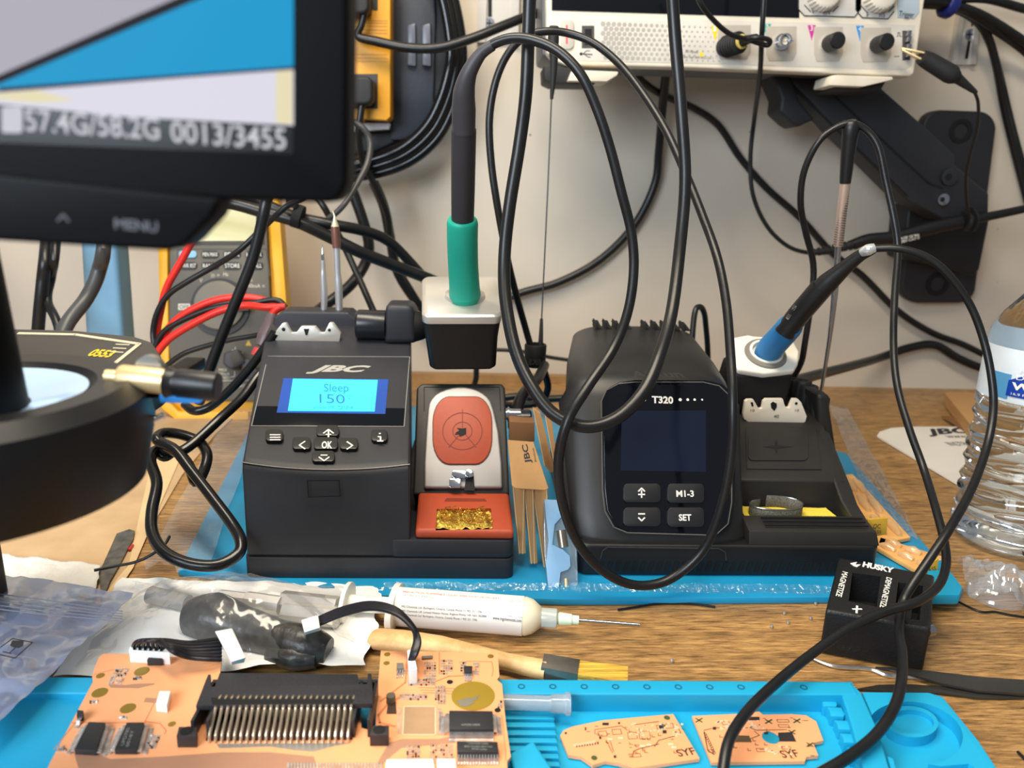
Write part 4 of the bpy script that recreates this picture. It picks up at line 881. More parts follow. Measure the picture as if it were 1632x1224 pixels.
b.line(zt, [(1359,971),(1373,971)], 3, .02).line(zt, [(1366,966),(1365,977)], 3, .02)
b.slab(zt, [(1355,898),(1366,896),(1363,900),(1372,900),(1366,904),(1360,902)], .02)
b.obj('lettering', WHT, t)
B().line(Y(30.9), [(1336,1012),(1480,1035)], 1, .02).obj('side_line', M('edge_dim', (70,70,70), .5), t) if False else None
B().lathe(Z(1.2).on(1476,1005), (1,.15,0), [(0,.3),(.35,.3)], 14).obj('metal_pin', STEEL, t)
# leaflet, envelope, bottle
o = thing('leaflet', 'white round cornered leaflet lying under the kraft envelope by the bottle', 'leaflet', Z(.05).on(1500,700))
b = B().slab(Z(.25), [(1398,694),(1402,688),(1420,682),(1450,680),(1640,680),(1640,815),(1535,775)], -.18).obj('booklet', M('paper_white', (226,220,210), .6, var=.02), o)
B().text(Z(.25), 'JBC', (1476,693), (1560,689), 7, .02, .04, .5).text(Z(.25), 'www.jbctools.com', (1512,698), (1620,697), 4, .02).text(Z(.25), 'INSTRUCTION MANUAL', (1517,711), (1640,708), 5, .02).obj('print', INK, o)
o = thing('kraft_envelope', 'brown kraft paper box with open end at the bench back behind the bottle', 'envelope', Z(.3).on(1540,650))
ka, kb, kc, kd = Z(1.4).on(1504,626), Z(1.4).on(1660,628), Z(1.4).on(1660,720), Z(1.4).on(1556,690)
B().prism([ka, kb, kc, kd], (0,0,.1)).obj('top_panel', KRAFT, o, .02)
B().prism([ka, kd, V((kd.x,kd.y,.3)), V((ka.x-.3,ka.y-1.0,.3))], (.12,0,0)).obj('side_panel', KRAFT, o)
B().prism([Z(.3).on(1500,664), Z(.3).on(1660,664), Z(.3).on(1660,700), Z(.3).on(1556,700)], (0,0,.08)).obj('bottom_panel', M('kraft_dark'), o)
bc = V((34.8, 42.6, .05)); tiltb = V((.0,0,1))
o = thing('water_bottle', 'clear ribbed plastic water bottle with blue and white label at the right edge', 'bottle', bc)
def prof():
    p = [(0,2.0),(.15,2.6),(.5,3.05),(1.4,3.28)]; h = 1.4
    while h < 10.5: p += [(h+.25,3.12),(h+.55,3.02),(h+.85,3.12),(h+1.1,3.26)]; h += 1.15
    return p + [(11.0,3.2),(11.1,3.15),(14.6,3.15),(14.8,3.22),(15.6,3.1),(16.8,2.6),(18.2,1.7),(19.2,1.25),(20.8,1.25)]
PET = M('bottle_plastic', (240,246,248), .05, trans=1, ior=1.33, var=0, bump=.35, bs=45)
b = B(); rings = []
for d, r in prof():
    wob = .10 if 1.4 < d < 10.8 else 0
    rings.append([bc+V(((r)*math.cos(a), (r)*math.sin(a), (d+wob*math.sin(a*3+d*2)*1.6)*.885)) for a in (2*PI*j/64 for j in range(64))])
b.loft(rings).obj('bottle_body', PET, o)
def band(z0, z1, a0, a1, r, mat, name, pts=None, par=None):
    m = 40; vs = []; fs = []
    for k in range(m+1):
        a = math.radians(a0+(a1-a0)*k/m); u = k/m
        zz0, zz1 = (z0(u), z1(u)) if callable(z0) else (z0, z1)
        for z_, rr_ in ((zz0, r), (zz1, r), (zz1, r-.04), (zz0, r-.04)): vs.append(bc+V((rr_*math.cos(a), rr_*math.sin(a), z_*.885)))
    for k in range(m):
        for j in range(4): A = 4*k+j; Bq = 4*k+(j+1)%4; fs.append([A, A+4, Bq+4, Bq])
    return B().add(vs, fs).obj(name, mat, par or o)
lab = band(11.1, 14.7, 0, 359.9, 3.24, M('label_paper', (214,224,232), .5), 'label')
LBL = M('label_blue', (16,62,160), .4); LB2 = M('label_light_blue', (84,150,196), .4)
band(11.3, 13.0, 185, 205, 3.26, LB2, 'label_band', par=lab)
band(lambda u: 11.55-.0*u, lambda u: 12.6+1.7*min(1, u*2.6), 203, 330, 3.28, LBL, 'label_panel', par=lab)
def curved(txt, a0, a1, z0, h, mat, name, bold=.0):
    t_ = B().text(Y(40), txt, (700,300), (800,300), 10, 0, bold)
    xs_ = [p.x for p in t_.v]; zs = [p.z for p in t_.v]; x0, x1 = min(xs_), max(xs_); zb, z1_ = min(zs), max(zs)
    t_.v = [bc+V((3.31*math.cos(math.radians(a0+(a1-a0)*(p.x-x0)/(x1-x0))), 3.31*math.sin(math.radians(a0+(a1-a0)*(p.x-x0)/(x1-x0))), (z0+h*(p.z-zb)/(z1_-zb))*.885)) for p in t_.v]
    t_.obj(name, mat, lab)
curved('PURIFIED', 212, 262, 13.25, .42, WHT, 'label_text'); curved('DRINKING', 210, 262, 12.75, .42, WHT, 'label_text')
curved('WATER', 207, 264, 12.05, .62, WHT, 'label_text', .04); curved('16.9 FL OZ (1.05 PT) 500 mL', 208, 275, 11.65, .25, WHT, 'label_text')
curved('kroger', 232, 248, 13.95, .3, WHT, 'label_text')
o = B().sheet([Z(.1).on(1520,905), Z(.1).on(1640,930), Z(.1).on(1640,985), Z(.1).on(1545,965)], 24, 28, 1.6, 1.1, seed=21, lift=.6).obj('plastic_bag', CLR, None)
tag(o, 'crumpled clear plastic bag at the right edge below the bottle', 'plastic bag')
o = thing('plastic_dome', 'small clear plastic suction dome beside the magnetizer', 'plastic dome', Z(0).on(1583,945))
B().lathe(Z(.05).on(1585,950), (0,0,1), [(0,1.5),(.25,1.45),(.8,.9),(1.1,.35),(1.6,.3)], 32, cap=False).obj('dome', CLR, o)
# tweezers and wires in front
o = thing('tweezers', 'flat dark steel tweezers lying behind the tray at the right edge', 'tweezers', Z(.1).on(1500,1080))
B().slab(Z(.35), [(1395,1062),(1440,1064),(1500,1071),(1560,1078),(1660,1085),(1660,1107),(1560,1100),(1500,1088),(1440,1070)], -.15).obj('upper_arm', M('tweezer_grey', (78,76,72), .35, .7), o, .02)
B().slab(Z(.15), [(1362,1098),(1400,1091),(1450,1090),(1530,1096),(1600,1106),(1660,1107),(1660,1112),(1560,1112),(1500,1104),(1420,1101)], -.1).obj('lower_arm', M('tweezer_grey'), o, .02)
o = B().tube([Z(.12).on(*p) for p in ((1292,1048),(1330,1062),(1385,1066),(1415,1076),(1470,1080),(1540,1090))], [.05,.09,.1,.11,.1,.04], 8).obj('metal_strip', M('bright_tin', (220,218,214), .2, .9), None)
tag(o, 'thin bright solder wire lying in front of the magnetizer', 'solder wire')
for lb, p in (('thin black wire running right from the magnetizer', ((1490,938),(1520,955),(1560,974),(1585,975),(1610,980),(1650,986))), ('thin black wire offcut lying before the right station', ((985,972),(1010,968),(1050,962),(1100,962),(1140,967))), ('short black wire tip at the lower right edge', ((1622,1198),(1630,1206),(1640,1216)))):
    tag(B().tube([Z(.1).on(*q) for q in p], .06, 8).obj('wire_offcut', LK), lb, 'wire')
for x, y, lb in ((1250,977,'tin solder ball nearest the blue mat corner'),(1256,992,'solder ball left of the magnetizer near two others'),(1230,998,'solder ball leftmost of the close group of three'),(1292,985,'solder ball right beside the magnetizer side'),(1300,962,'tiny ball at the mat edge by the magnetizer'),(1071,1053,'lone solder ball on the open bench before the right station')):
    p = Z(.09).on(x, y); b = B().lathe(p+V((0,0,-.09)), (0,0,1), [(0,.03),(.03,.08),(.09,.1),(.15,.08),(.18,.02)], 12)
    tag(b.obj('solder_ball', TIN), lb, 'solder ball', 'solder balls scattered on the bench')

# ---------------------------------------------------------------- left of the stations
o = B().slab(Z(.1), [(-60,975),(-60,640),(400,640),(345,690),(290,757),(228,862),(178,940),(150,975)], -.08).obj('tan_sheet', M('tan_sheet', (192,160,120), .6, var=.06, vs=30, bump=.15), None)
tag(o, 'tan plastic sheet lying on the bench under the microscope and multimeter', 'sheet')
o = B().slab(Z(.16), [(205,900),(236,760),(252,700),(300,700),(212,905),(170,965),(160,955)], -.04).obj('masking_tape', M('tape_tan', (216,186,140), .55), None)
tag(o, 'pale tan tape strip beside the thick black power cord', 'tape')
o = B().slab(Z(.3), [(158,912),(186,850),(206,843),(215,846),(213,856),(190,900),(175,925),(168,945),(160,940)], -.1).obj('blade', M('blade_grey', (104,100,92), .4, .5, var=.2, vs=200), None, .02)
tag(o, 'grey scalpel blade lying on the tan sheet', 'blade')
o = B().box(-.32,.32,-.06,.06,0,.12); p = Z(.18).on(209,874); dr = (Z(.18).on(214,868)-Z(.18).on(204,881)).normalized(); sd = dr.cross(V((0,0,1)))
o = B().prism([p+dr*.3+sd*.07, p+dr*.3-sd*.07, p-dr*.3-sd*.07, p-dr*.3+sd*.07], (0,0,.12)).obj('red_chip', M('red_chip', (190,34,34), .3), None, .02)
tag(o, 'tiny red plastic piece beside the scalpel blade', 'plastic piece')
PC = M('power_cord_black', (20,20,21), .26, bump=.08, bs=80)
o = cable('cable', 'thick glossy black power cord looping left of the left station', [(430,580,47),(408,604,46),(385,635,45),(350,668,44),(310,705,42.5),(285,720,41.8),(268,712,41.5),(250,700,41.5),(262,690,42.5),(290,693,43),(318,705,43),(330,725,42),(325,750,41),(312,768,40),(300,740,41),(280,720,42.2),(262,728,42),(248,718,42),(240,735,41),(250,770,39.5),(242,815,37.8),(243,850,36.5),(262,880,35.4),(300,898,34.8),(345,901,34.8),(378,884,35.4),(384,864,36),(372,838,37),(340,795,38.4),(305,750,39.8),(280,718,40.8),(255,705,41.3)], .31, PC, 14)
cable('cable', 'second thick black cord curving over the multimeter base to the station', [(438,530,48),(418,560,48),(395,590,48),(368,620,48),(335,648,48),(310,655,48),(295,645,49)], .3, PC, 14)
cable('wire', 'thin black wire between the blade and the power cord', [(150,909,35.2),(185,902,35.6),(215,896,35.8),(240,885,36),(262,868,36.4),(270,855,37)], .08, LK, cat='wire')

# paper towel, static bag, padded bag
TW = M('paper_towel', (226,222,214), .85, var=.02, bump=.9, bs=260)
o = B().sheet([Z(.2).on(-60,884), Z(.25).on(162,905), Z(.2).on(150,960), Z(.2).on(-60,1000)], 24, 36, .35, .8, seed=30, edge=.02).obj('paper_towel', TW, None)
md = o.modifiers.new('s', 'SOLIDIFY'); md.thickness = .0006
tag(o, 'folded white textured paper towel at the left edge', 'paper towel')
o = thing('padded_bag', 'white backed clear pouch holding metal sockets and a black rubber hose', 'bag', Z(.1).on(380,1000))
B().sheet([Z(.25).on(196,926), Z(.25).on(612,938), Z(.35).on(583,1062), Z(.25).on(85,1085)], 30, 60, .45, .5, seed=41, edge=.03).obj('white_backing', M('bag_white', (238,238,234), .6, var=.01), o)
HOSE = M('hose_black', (50,48,45), .35, var=.35, vs=180, bump=.5, bs=200)
S1 = M('socket_metal', (190,186,178), .35, .35, var=.12, vs=60)
def inbag(name, pts, rads, mat, label, n=20, cat='socket', bump=0, group=None):
    q = B().tube([Z(h).on(x, y) for x, y, h in pts], rads, n, 5).obj(name, mat, None); tag(q, label, cat, group); return q
inbag('rubber_hose', [(306,985,.9),(340,985,1.1),(385,1000,1.0),(440,1018,.95),(490,1030,.9),(524,1038,.8)], [.9,1.2,1.0,.9,.95,.6], HOSE, 'dusty black rubber cone pouch lying inside the clear bag', 24, 'rubber piece')
inbag('rubber_flap', [(430,1040,.7),(470,1048,.7),(505,1050,.7)], [.45,.6,.4], HOSE, 'lower flattened black rubber end in the clear bag', 20, 'rubber piece')
inbag('metal_rod', [(240,948,.9),(300,962,.9)], [.45,.42], M('rod_grey', (150,148,144), .4, .2), 'dull grey metal tube at the left inside the clear bag', 18)
inbag('metal_socket', [(350,952,.9),(392,957,.9)], [.4,.4], S1, 'short metal socket left of the hex ones in the clear bag', 8, group='metal sockets in the bag')
inbag('metal_socket', [(393,958,.95),(448,966,.95)], [.5,.5], S1, 'middle stepped metal socket in the clear bag', 8, group='metal sockets in the bag')
inbag('metal_socket', [(450,958,1.0),(538,968,1.0)], [.55,.55], S1, 'long six sided metal socket in the clear bag', 6, group='metal sockets in the bag')
inbag('metal_socket', [(452,975,1.0),(540,984,1.0)], [.5,.5], S1, 'second long metal socket in front in the clear bag', 6, group='metal sockets in the bag')
B().sheet([Z(.5).on(212,934), Z(.5).on(560,944), Z(.5).on(560,1058), Z(.5).on(120,1072)], 26, 50, .5, .7, seed=47, lift=2.1, edge=.03).obj('clear_front', FILM('pouch_film', (240,242,244), .05, .14, .12, .35, 45), o)
ESD = FILM('static_shield', (130,140,166), .8, .16, .2, .35, 12)
o = thing('static_bag', 'grey blue static shielding bag with fragile glass symbol at lower left', 'bag', Z(1.6).on(60,1060))
sq = [Z(1.7).on(-70,915), Z(1.4).on(214,957), Z(1.6).on(-12,1180), Z(1.7).on(-70,1225)]
B().sheet(sq, 40, 40, .7, .55, seed=51, edge=.02).obj('bag_film', ESD, o)
B().slab(Z(1.35), [(-60,985),(75,1010),(20,1110),(-60,1160)], -.5).obj('wrapped_content', M('inner_lilac', (150,150,176), .6), o, .15)
zp = Z(2.35)
b = B().line(zp, [(20,1018),(52,1024),(24,1049),(-12,1041)], 1.6, .02, True).slab(zp, [(20,1021),(38,1022),(37,1029),(30,1033),(22,1032),(16,1029)], .02).line(zp, [(25,1032),(15,1041)], 1.6, .02).line(zp, [(5,1039),(18,1042)], 1.6, .02)
b.obj('fragile_symbol', INK, o)
b = B()
for k in range(5): b.line(Z(2.25-.0*k), [(-60,940+k*6),(60,955+k*6),(195,975+k*4)], 1.2, .04)
b.obj('zip_line', M('zip_grey', (128,134,150), .3), o)

# ---------------------------------------------------------------- syringe and brush
o = thing('syringe', 'white labelled flux syringe with steel needle lying before the left station', 'syringe', Z(0).on(730,1010))
zs = Z(1.05); s0, s1 = zs.on(628,966), zs.on(838,982); ax = (s1-s0).normalized(); L = (s1-s0).length
WP = M('syringe_white', (232,230,220), .35, var=.01)
B().lathe(s0, ax, [(0,.95),(L*.98,.95)], 40).obj('barrel', M('paper_label', (236,232,226), .55, var=.01), o)
B().lathe(s0, ax, [(L*.95,.9),(L,.93),(L+.35,.82),(L+.75,.5),(L+.8,.3)], 36).obj('barrel_tip', M('flux_cream', (226,216,188), .3), o)
CLB = M('milky_plastic', (214,222,216), .25, trans=.5)
B().lathe(s0+ax*(L+.7), ax, [(0,.44),(.1,.47),(.8,.47),(.85,.42)], 30).obj('clear_collar', CLB, o, .02)
B().lathe(s0+ax*(L+1.55), ax, [(0,.25),(.1,.32),(.7,.27),(.75,.22),(1.05,.22)], 24).obj('needle_hub', M('pale_green_plastic', (206,228,202), .3), o)
B().lathe(s0+ax*(L+2.55), ax, [(0,.1),(.5,.085),(3.0,.08)], 14).obj('needle', STEEL, o)
sd = ax.cross(V((0,0,1))).normalized()
for d, w_, h in ((-.12, .32, 1.75), (-2.5, .22, 1.35)):
    c = s0+ax*d; pts = [c+sd*(h*math.cos(a))*.9+V((0,0,1))*(.95*math.sin(a)) for a in (2*PI*k/24 for k in range(24))]
    c = B().prism(pts, ax*w_).obj('finger_flange' if d > -1 else 'plunger_head', WP, o, .05)
B().lathe(s0-ax*2.3, ax, [(0,.42),(2.3,.42)], 16).obj('plunger_rod', WP, o)
nz = (CP-(s0+s1)/2); nz = (nz-ax*nz.dot(ax)).normalized()
def cyl_text(txt, px0, px1, hpx, mat, bold=0):
    pl_ = Plane(s0+nz*.955, nz); t_ = B().text(pl_, txt, px0, px1, hpx, 0, bold)
    vn = ax.cross(nz)
    out = []
    for p in t_.v:
        d = (p-s0).dot(ax); y_ = (p-s0).dot(vn); th = max(-1.4, min(1.4, math.asin(max(-.98, min(.98, y_/.965))))); out.append(s0+ax*d+(nz*math.cos(th)+vn*math.sin(th))*.96)
    t_.v = out; t_.obj('label_text', mat, o)
GI = M('label_ink', (70,70,76), .6); GI2 = M('label_pale_ink', (150,148,150), .6); RI = M('label_red', (190,90,80), .6)
cyl_text('PRECAUTION: FLAMMABLE LIQUID  KEEP AWAY FROM HEAT', (640,944), (795,955), 3, RI)
cyl_text('UN 1993, 3, II  RMA Flux', (640,950), (690,954), 4, GI2)
cyl_text('MG Chemicals Ltd. Burlington, Ontario, Canada Phone +1 905 331 1396', (640,968), (768,977), 3.5, GI)
cyl_text('MG Chemicals UK Limited Heame House, England Phone +44 1663 362888', (640,975), (775,984), 3.5, GI)
cyl_text('MG Chemicals Ltd. Burlington, Ontario, Canada Phone 1 905 331 1396', (640,981), (760,990), 3.5, GI)
cyl_text('RA 101782', (812,959), (832,961), 4, GI2); cyl_text('Made in Canada', (810,983), (832,985), 3, GI2)
cyl_text('www.mgchemicals.com', (785,987), (831,992), 5, INK, .01)
o = thing('brush', 'wooden handled flux brush with metal ferrule and golden bristles', 'brush', Z(0).on(800,1060))
b = B(); cs = [(594,1016,.45,.35),(600,1018,.62,.42),(640,1022,.66,.45),(700,1030,.6,.42),(760,1044,.5,.4),(810,1055,.42,.36),(850,1064,.5,.4),(870,1068,.5,.4)]
rings = []
for i, (x, y, a_, h_) in enumerate(cs):
    c = Z(.5).on(x, y); n_ = Z(.5).on(*cs[min(i+1, len(cs)-1)][:2])-Z(.5).on(*cs[max(i-1, 0)][:2]); n_.normalize(); s_ = n_.cross(V((0,0,1)))
    rings.append([c+s_*a_*math.cos(k*PI/8)+V((0,0,h_*math.sin(k*PI/8))) for k in range(16)])
b.loft(rings).obj('handle', wood('brush_wood', (196,148,88), (232,196,138), 60, 60), o)
def flat(p0, p1, w0, w1, h, mat, name, bev=.03):
    a_, b_ = Z(.5).on(*p0), Z(.5).on(*p1); n_ = (b_-a_).normalized(); s_ = n_.cross(V((0,0,1)))
    return B().loft([[a_-s_*w0-V((0,0,h)), a_+s_*w0-V((0,0,h)), a_+s_*w0+V((0,0,h)), a_-s_*w0+V((0,0,h))], [b_-s_*w1-V((0,0,h*.8)), b_+s_*w1-V((0,0,h*.8)), b_+s_*w1+V((0,0,h*.8)), b_-s_*w1+V((0,0,h*.8))]]).obj(name, mat, o, bev)
f_ = flat((864,1064), (922,1072), .52, .55, .4, M('ferrule_tin', (128,124,116), .3, .8, var=.15, vs=60), 'ferrule')
f_ = flat((920,1072), (1000,1082), .5, .62, .28, M('bristle', (230,168,60), .6, var=.3, vs=40, stretch=(1,30,30), bump=.6, bs=200), 'bristles', 0)
f_['kind'] = 'stuff'

# ---------------------------------------------------------------- blue silicone tray
t = thing('silicone_tray', 'bright blue silicone repair tray with compartments at the bottom', 'silicone tray', Z(0).on(900,1150))
RZ = 1.3; zt = Z(RZ)
fl = Z(.5)
def col_(px, mat=BLUE, name='tray', z1=RZ, z0=.02, bev=.08):
    pts = [Z(z1).on(*p) for p in px]; return B().loft([[V((p.x,p.y,z0)) for p in pts], pts])
base = col_([(-120,1078),(1358,1087),(1440,1300),(-120,1300)], z1=.45, z0=.02).obj('tray_floor', BLUE, t)
rim = B(); rim = col_([(-120,1078),(800,1082),(1356,1087),(1368,1107),(-120,1104)]); rim.obj('rear_rim', BLUE, t, .07, 3, 30)
hb = B(); hp = Z(RZ+.005)
for i in range(11):
    x = 831+50*i
    if x > 1300: continue
    hb.disc(hp, x, 1094+.003*(x-800), 6, .01, 0, 18, rin=.6)
hb.obj('rim_hole', M('hole_blue', (12,96,130), .6), t)
# left plateau under the board
col_([(-120,1104),(600,1108),(560,1300),(-120,1300)], z1=1.0).obj('left_plateau', BLUE, t, .07, 3, 30)
for k in range(7):
    y = 1138+k*12.5
    col_([(800,y),(882+k*1.5,y),(884+k*1.5,y+8),(800,y+8)], z1=.75).obj('ridge', BLUE, t, .05, 2, 30)
col_([(812,1200),(850,1180),(905,1262),(830,1270)], z1=1.1).obj('corner_block', BLUE, t, .1, 3, 30)
# stepped teeth at the right
for k, (x, y) in enumerate(((1305,1110),(1317,1126),(1329,1147),(1338,1168),(1349,1190),(1362,1215))):
    col_([(x,y),(x+24,y+1),(x+30,y+12),(x+28,y+16),(x+7,y+15),(x+5,y+6)], z1=.95).obj('tooth', BLUE, t, .06, 2, 30)
col_([(1359,1090),(1373,1104),(1400,1165),(1440,1300),(1398,1300),(1356,1150),(1342,1108)], z1=1.27).obj('divider', BLUE, t, .07, 3, 30)
def holed(outer, hole, mat, name):
    bo = col_(outer, z1=1.15); org_ = V(t['_o'])
    o_ = bpy.data.objects.new(name, bo.mesh(name, mat, .08, 3, 30)); COL.objects.link(o_)
    carve(o_, *[cutter(B().loft([[Z(1.3).on(*p) for p in h], [Z(1.3).on(*p)-V((0,0,dz)) for p in h]])) for h, dz in hole])
    o_.data.transform(Matrix.Translation(-org_*S)); o_.data.materials.clear(); o_.data.materials.append(mat); o_.parent = t; o_['_o'] = tuple(org_); return o_
def ell(cx, cy, a_, b_, n=40, sh=.22): return [(cx+a_*math.cos(2*PI*k/n)+sh*b_*math.sin(2*PI*k/n), cy+b_*math.sin(2*PI*k/n)) for k in range(n)]
holed([(1374,1102),(1480,1103),(1503,1110),(1560,1180),(1640,1300),(1442,1300),(1405,1175)], [(ell(1459,1163,76,50), .75), ([(1424,1202),(1500,1216),(1545,1212),(1552,1216),(1566,1240),(1450,1300)], .6)], BLUE, 'round_compartment')
b = B(); e1 = ell(1453,1150,42,25); e2 = ell(1453,1150,35,19)
rings = [[Z(1.0).on(*p)-V((0,0,.5)) for p in e1], [Z(1.0).on(*p) for p in e1], [Z(1.0).on(*p) for p in e2], [Z(1.0).on(*p)-V((0,0,.22)) for p in e2]]
b.loft(rings).obj('inner_ring', BLUE, t, 0)
# clear tube lying in the tray
o = thing('clear_tube', 'clear plastic capped tube lying in the tray beside the large circuit board', 'tube', Z(.8).on(860,1125))
a_, b_ = Z(1.2).on(770,1118), Z(1.2).on(905,1122); ax2 = (b_-a_).normalized(); l2 = (b_-a_).length
TB = M('tube_clear', (222,232,236), .15, trans=.75, var=0)
B().lathe(a_, ax2, [(0,.3),(l2*.8,.3)], 20).obj('tube_body', TB, o)
B().lathe(a_, ax2, [(l2*.8,.36),(l2*.97,.37),(l2*.97,.45),(l2*1.03,.45)], 20).obj('tube_cap', TB, o, .02)

# ---------------------------------------------------------------- two small boards
r_ = random.Random(11)
DKG = M('pad_green', (70,82,46), .5); LND = M('land_dark', (66,46,34), .6); LPAD = M('land_pale', (226,196,160), .4); CHIP = M('chip_black', (40,40,42), .45)
def small(pts_, label, corners):
    o = thing('circuit_board', label, 'circuit board', Z(.5).on(*corners), 'small fob circuit boards in the tray')
    zz_ = Z(.66); B().slab(zz_, pts_, -.15).obj('board', PCB, o)
    B().slab(Z(.52), pts_, -.04).obj('board_edge', M('edge_dark', (60,42,44), .6), o)
    return o, zz_
def outline(b, zz_, x, y, w_, h_, sk=0): b.line(zz_, [(x,y),(x+w_,y-sk),(x+w_+2,y+h_-sk),(x+2,y+h_)], .9, .006, True)
o, zz_ = small([(893,1172),(898,1164),(912,1158),(960,1148),(1073,1138),(1115,1209),(1010,1224),(985,1216),(965,1213),(945,1219),(926,1206),(906,1203)], 'left peach fob circuit board printed SYF in the tray', (1000,1180))
b = B()
for x, y, w_, h_ in ((953,1166,13,8),(975,1163,14,8),(1000,1168,14,10),(1018,1166,17,12),(1046,1156,10,6),(1060,1154,12,7),(1002,1202,18,5)): outline(b, zz_, x, y, w_, h_, 1)
for k in range(26):
    x = r_.uniform(940,1080); y = r_.uniform(1156,1204)
    b.line(zz_, [(x,y),(x+r_.choice((-5,4,6,9)),y)] if k % 2 else [(x,y),(x,y+3.5),(x+5,y+3.5)], .9)
for k in range(9): b.rect(zz_, 918+k*4.2, 1187-k*.6, 920.6+k*4.2, 1191-k*.6, .006)
b.line(zz_, [(948,1170),(948,1163),(990,1157),(1000,1164)], .9).line(zz_, [(1043,1190),(1050,1180),(1080,1172),(1085,1168),(1078,1155)], 1.2).line(zz_, [(1008,1206),(1010,1197),(1020,1193),(1050,1186)], 1.4).line(zz_, [(972,1180),(978,1198)], .9).line(zz_, [(966,1180),(976,1200)], .9).line(zz_, [(1012,1155),(1050,1150)], 1.0).text(zz_, 'SYF', (1082,1206), (1110,1202), 11, .008, .02)
b.obj('circuit_trace', LND, o)
b = B()
for k in range(46):
    x = r_.uniform(1000,1085); y = r_.uniform(1152,1172); b.rect(zz_, x, y, x+r_.uniform(2,5), y+r_.uniform(1.5,3), .02)
for k in range(22): x = 914+k*1.6; b.rect(zz_, x, 1186-k*.25, x+1.0, 1190-k*.25, .01)
for x, y in ((968,1177),(985,1175),(1020,1188),(1030,1186),(1065,1185),(1070,1190)): b.rect(zz_, x, y, x+8, y+3, .02)
b.obj('solder_land', LPAD, o)
b = B()
for x, y in ((1063,1144),(947,1208)): b.disc(zz_, x, y, 5, .01, 0, 16)
b.obj('round_pad', DKG, o)
b = B()
for x, y, w_, h_ in ((1050,1157,7,4),(1056,1165,6,4),(978,1205,4,3),(932,1160,2,4),(900,1168,3,2),(960,1153,10,3),(985,1152,3,2),(955,1175,3,3)): b.rect(zz_, x, y, x+w_, y+h_, .04)
b.obj('tiny_component', CHIP, o)
o, zz_ = small([(1103,1141),(1190,1137),(1210,1134),(1216,1139),(1262,1138),(1285,1140),(1301,1150),(1309,1172),(1312,1180),(1296,1184),(1304,1204),(1285,1206),(1283,1213),(1134,1215)], 'right peach fob circuit board with round hole printed SYF in the tray', (1200,1180))
B().slab(zz_, [(1240,1168),(1262,1167),(1269,1182),(1240,1182)], .012).obj('dark_window', M('window_dark', (44,38,38), .5), o)
B().disc(zz_, 1228, 1176, 13, .02, 0, 28).obj('round_hole', M('hole_blue2', (22,140,170), .5), o)
B().slab(zz_, [(1164,1172),(1194,1173),(1198,1183),(1168,1183)], .015).obj('brown_pad', M('brown_pad', (88,70,46), .5), o)
b = B()
for x, y, w_, h_ in ((1150,1150,12,5),(1238,1147,18,4),(1240,1155,16,4),(1205,1193,12,5),(1245,1190,14,4),(1128,1195,8,4)): outline(b, zz_, x, y, w_, h_)
for k in range(26):
    x = r_.uniform(1125,1295); y = r_.uniform(1143,1206)
    b.line(zz_, [(x,y),(x+r_.choice((-5,4,6,9)),y)] if k % 2 else [(x,y),(x,y+3.5),(x+5,y+3.5)], .9)
b.line(zz_, [(1122,1164),(1140,1160),(1196,1160),(1206,1164),(1254,1163)], 1).line(zz_, [(1122,1166),(1128,1196),(1138,1203)], 1.6).line(zz_, [(1190,1180),(1210,1172),(1202,1165)], 1).text(zz_, 'SYF', (1248,1208), (1275,1206), 11, .008, .02)
for k in range(10): b.disc(zz_, 1124+k*1.6, 1170+k*3.3, 2.6, .006, 0, 10, rin=.6)
b.obj('circuit_trace', LND, o)
b = B()
for k in range(50):
    x = r_.uniform(1140,1215); y = r_.uniform(1146,1162); b.rect(zz_, x, y, x+r_.uniform(2,5), y+r_.uniform(1.5,3), .02)
for k in range(14): x = r_.uniform(1205,1260); y = r_.uniform(1188,1204); b.rect(zz_, x, y, x+4, y+2, .02)
b.obj('solder_land', LPAD, o)
b = B()
for x, y in ((1114,1148),(1225,1150),(1270,1149),(1291,1187),(1262,1167)): b.line(zz_, [(x-5,y-3),(x+5,y+3)], 2.4, .01).line(zz_, [(x+5,y-3),(x-5,y+3)], 2.4, .01)
b.obj('cross_pad', DKG, o)
b = B()
for x, y, w_, h_ in ((1192,1144,18,4),(1136,1160,5,3),(1176,1150,5,3),(1218,1168,6,3)): b.rect(zz_, x, y, x+w_, y+h_, .05)
b.obj('tiny_component', CHIP, o)

# ---------------------------------------------------------------- large circuit board
t = thing('circuit_board', 'large peach circuit board with black edge connector, chips and white plugs', 'circuit board', Z(1.0).on(450,1200))
BZ_ = 1.62; zb = Z(BZ_)
out = [(165,1042),(216,1042),(222,1045),(354,1049),(352,1062),(346,1114),(574,1114),(576,1160),(598,1166),(601,1110),(607,1037),(793,1041),(796,1078),(792,1083),(800,1090),(806,1150),(814,1206),(808,1213),(812,1300),(40,1300),(80,1215),(148,1087),(147,1078),(150,1066),(158,1047)]
B().slab(zb, out, -.14).obj('board', PCB, t)
B().slab(Z(1.5), out, -.05).obj('board_edge', M('edge_dark'), t)
for k, p in enumerate(((170,1200),(300,1230),(620,1230),(780,1190))): pass
b = B()   # paths and polygons in bare copper brown
b.slab(zb, [(118,1201),(154,1201),(176,1210),(260,1206),(355,1199),(430,1199),(500,1206),(505,1222),(380,1240),(130,1240)], .006).slab(zb, [(620,1184),(640,1178),(700,1178),(725,1172),(725,1184),(640,1192),(625,1204),(610,1218),(600,1218)], .006)
b.slab(zb, [(172,1090),(176,1096),(220,1097),(246,1091),(246,1089),(215,1090),(200,1092)], .006).slab(zb, [(232,1112),(250,1113),(250,1121),(229,1119)], .006)
b.obj('bare_copper', PCBB, t)
b = B()
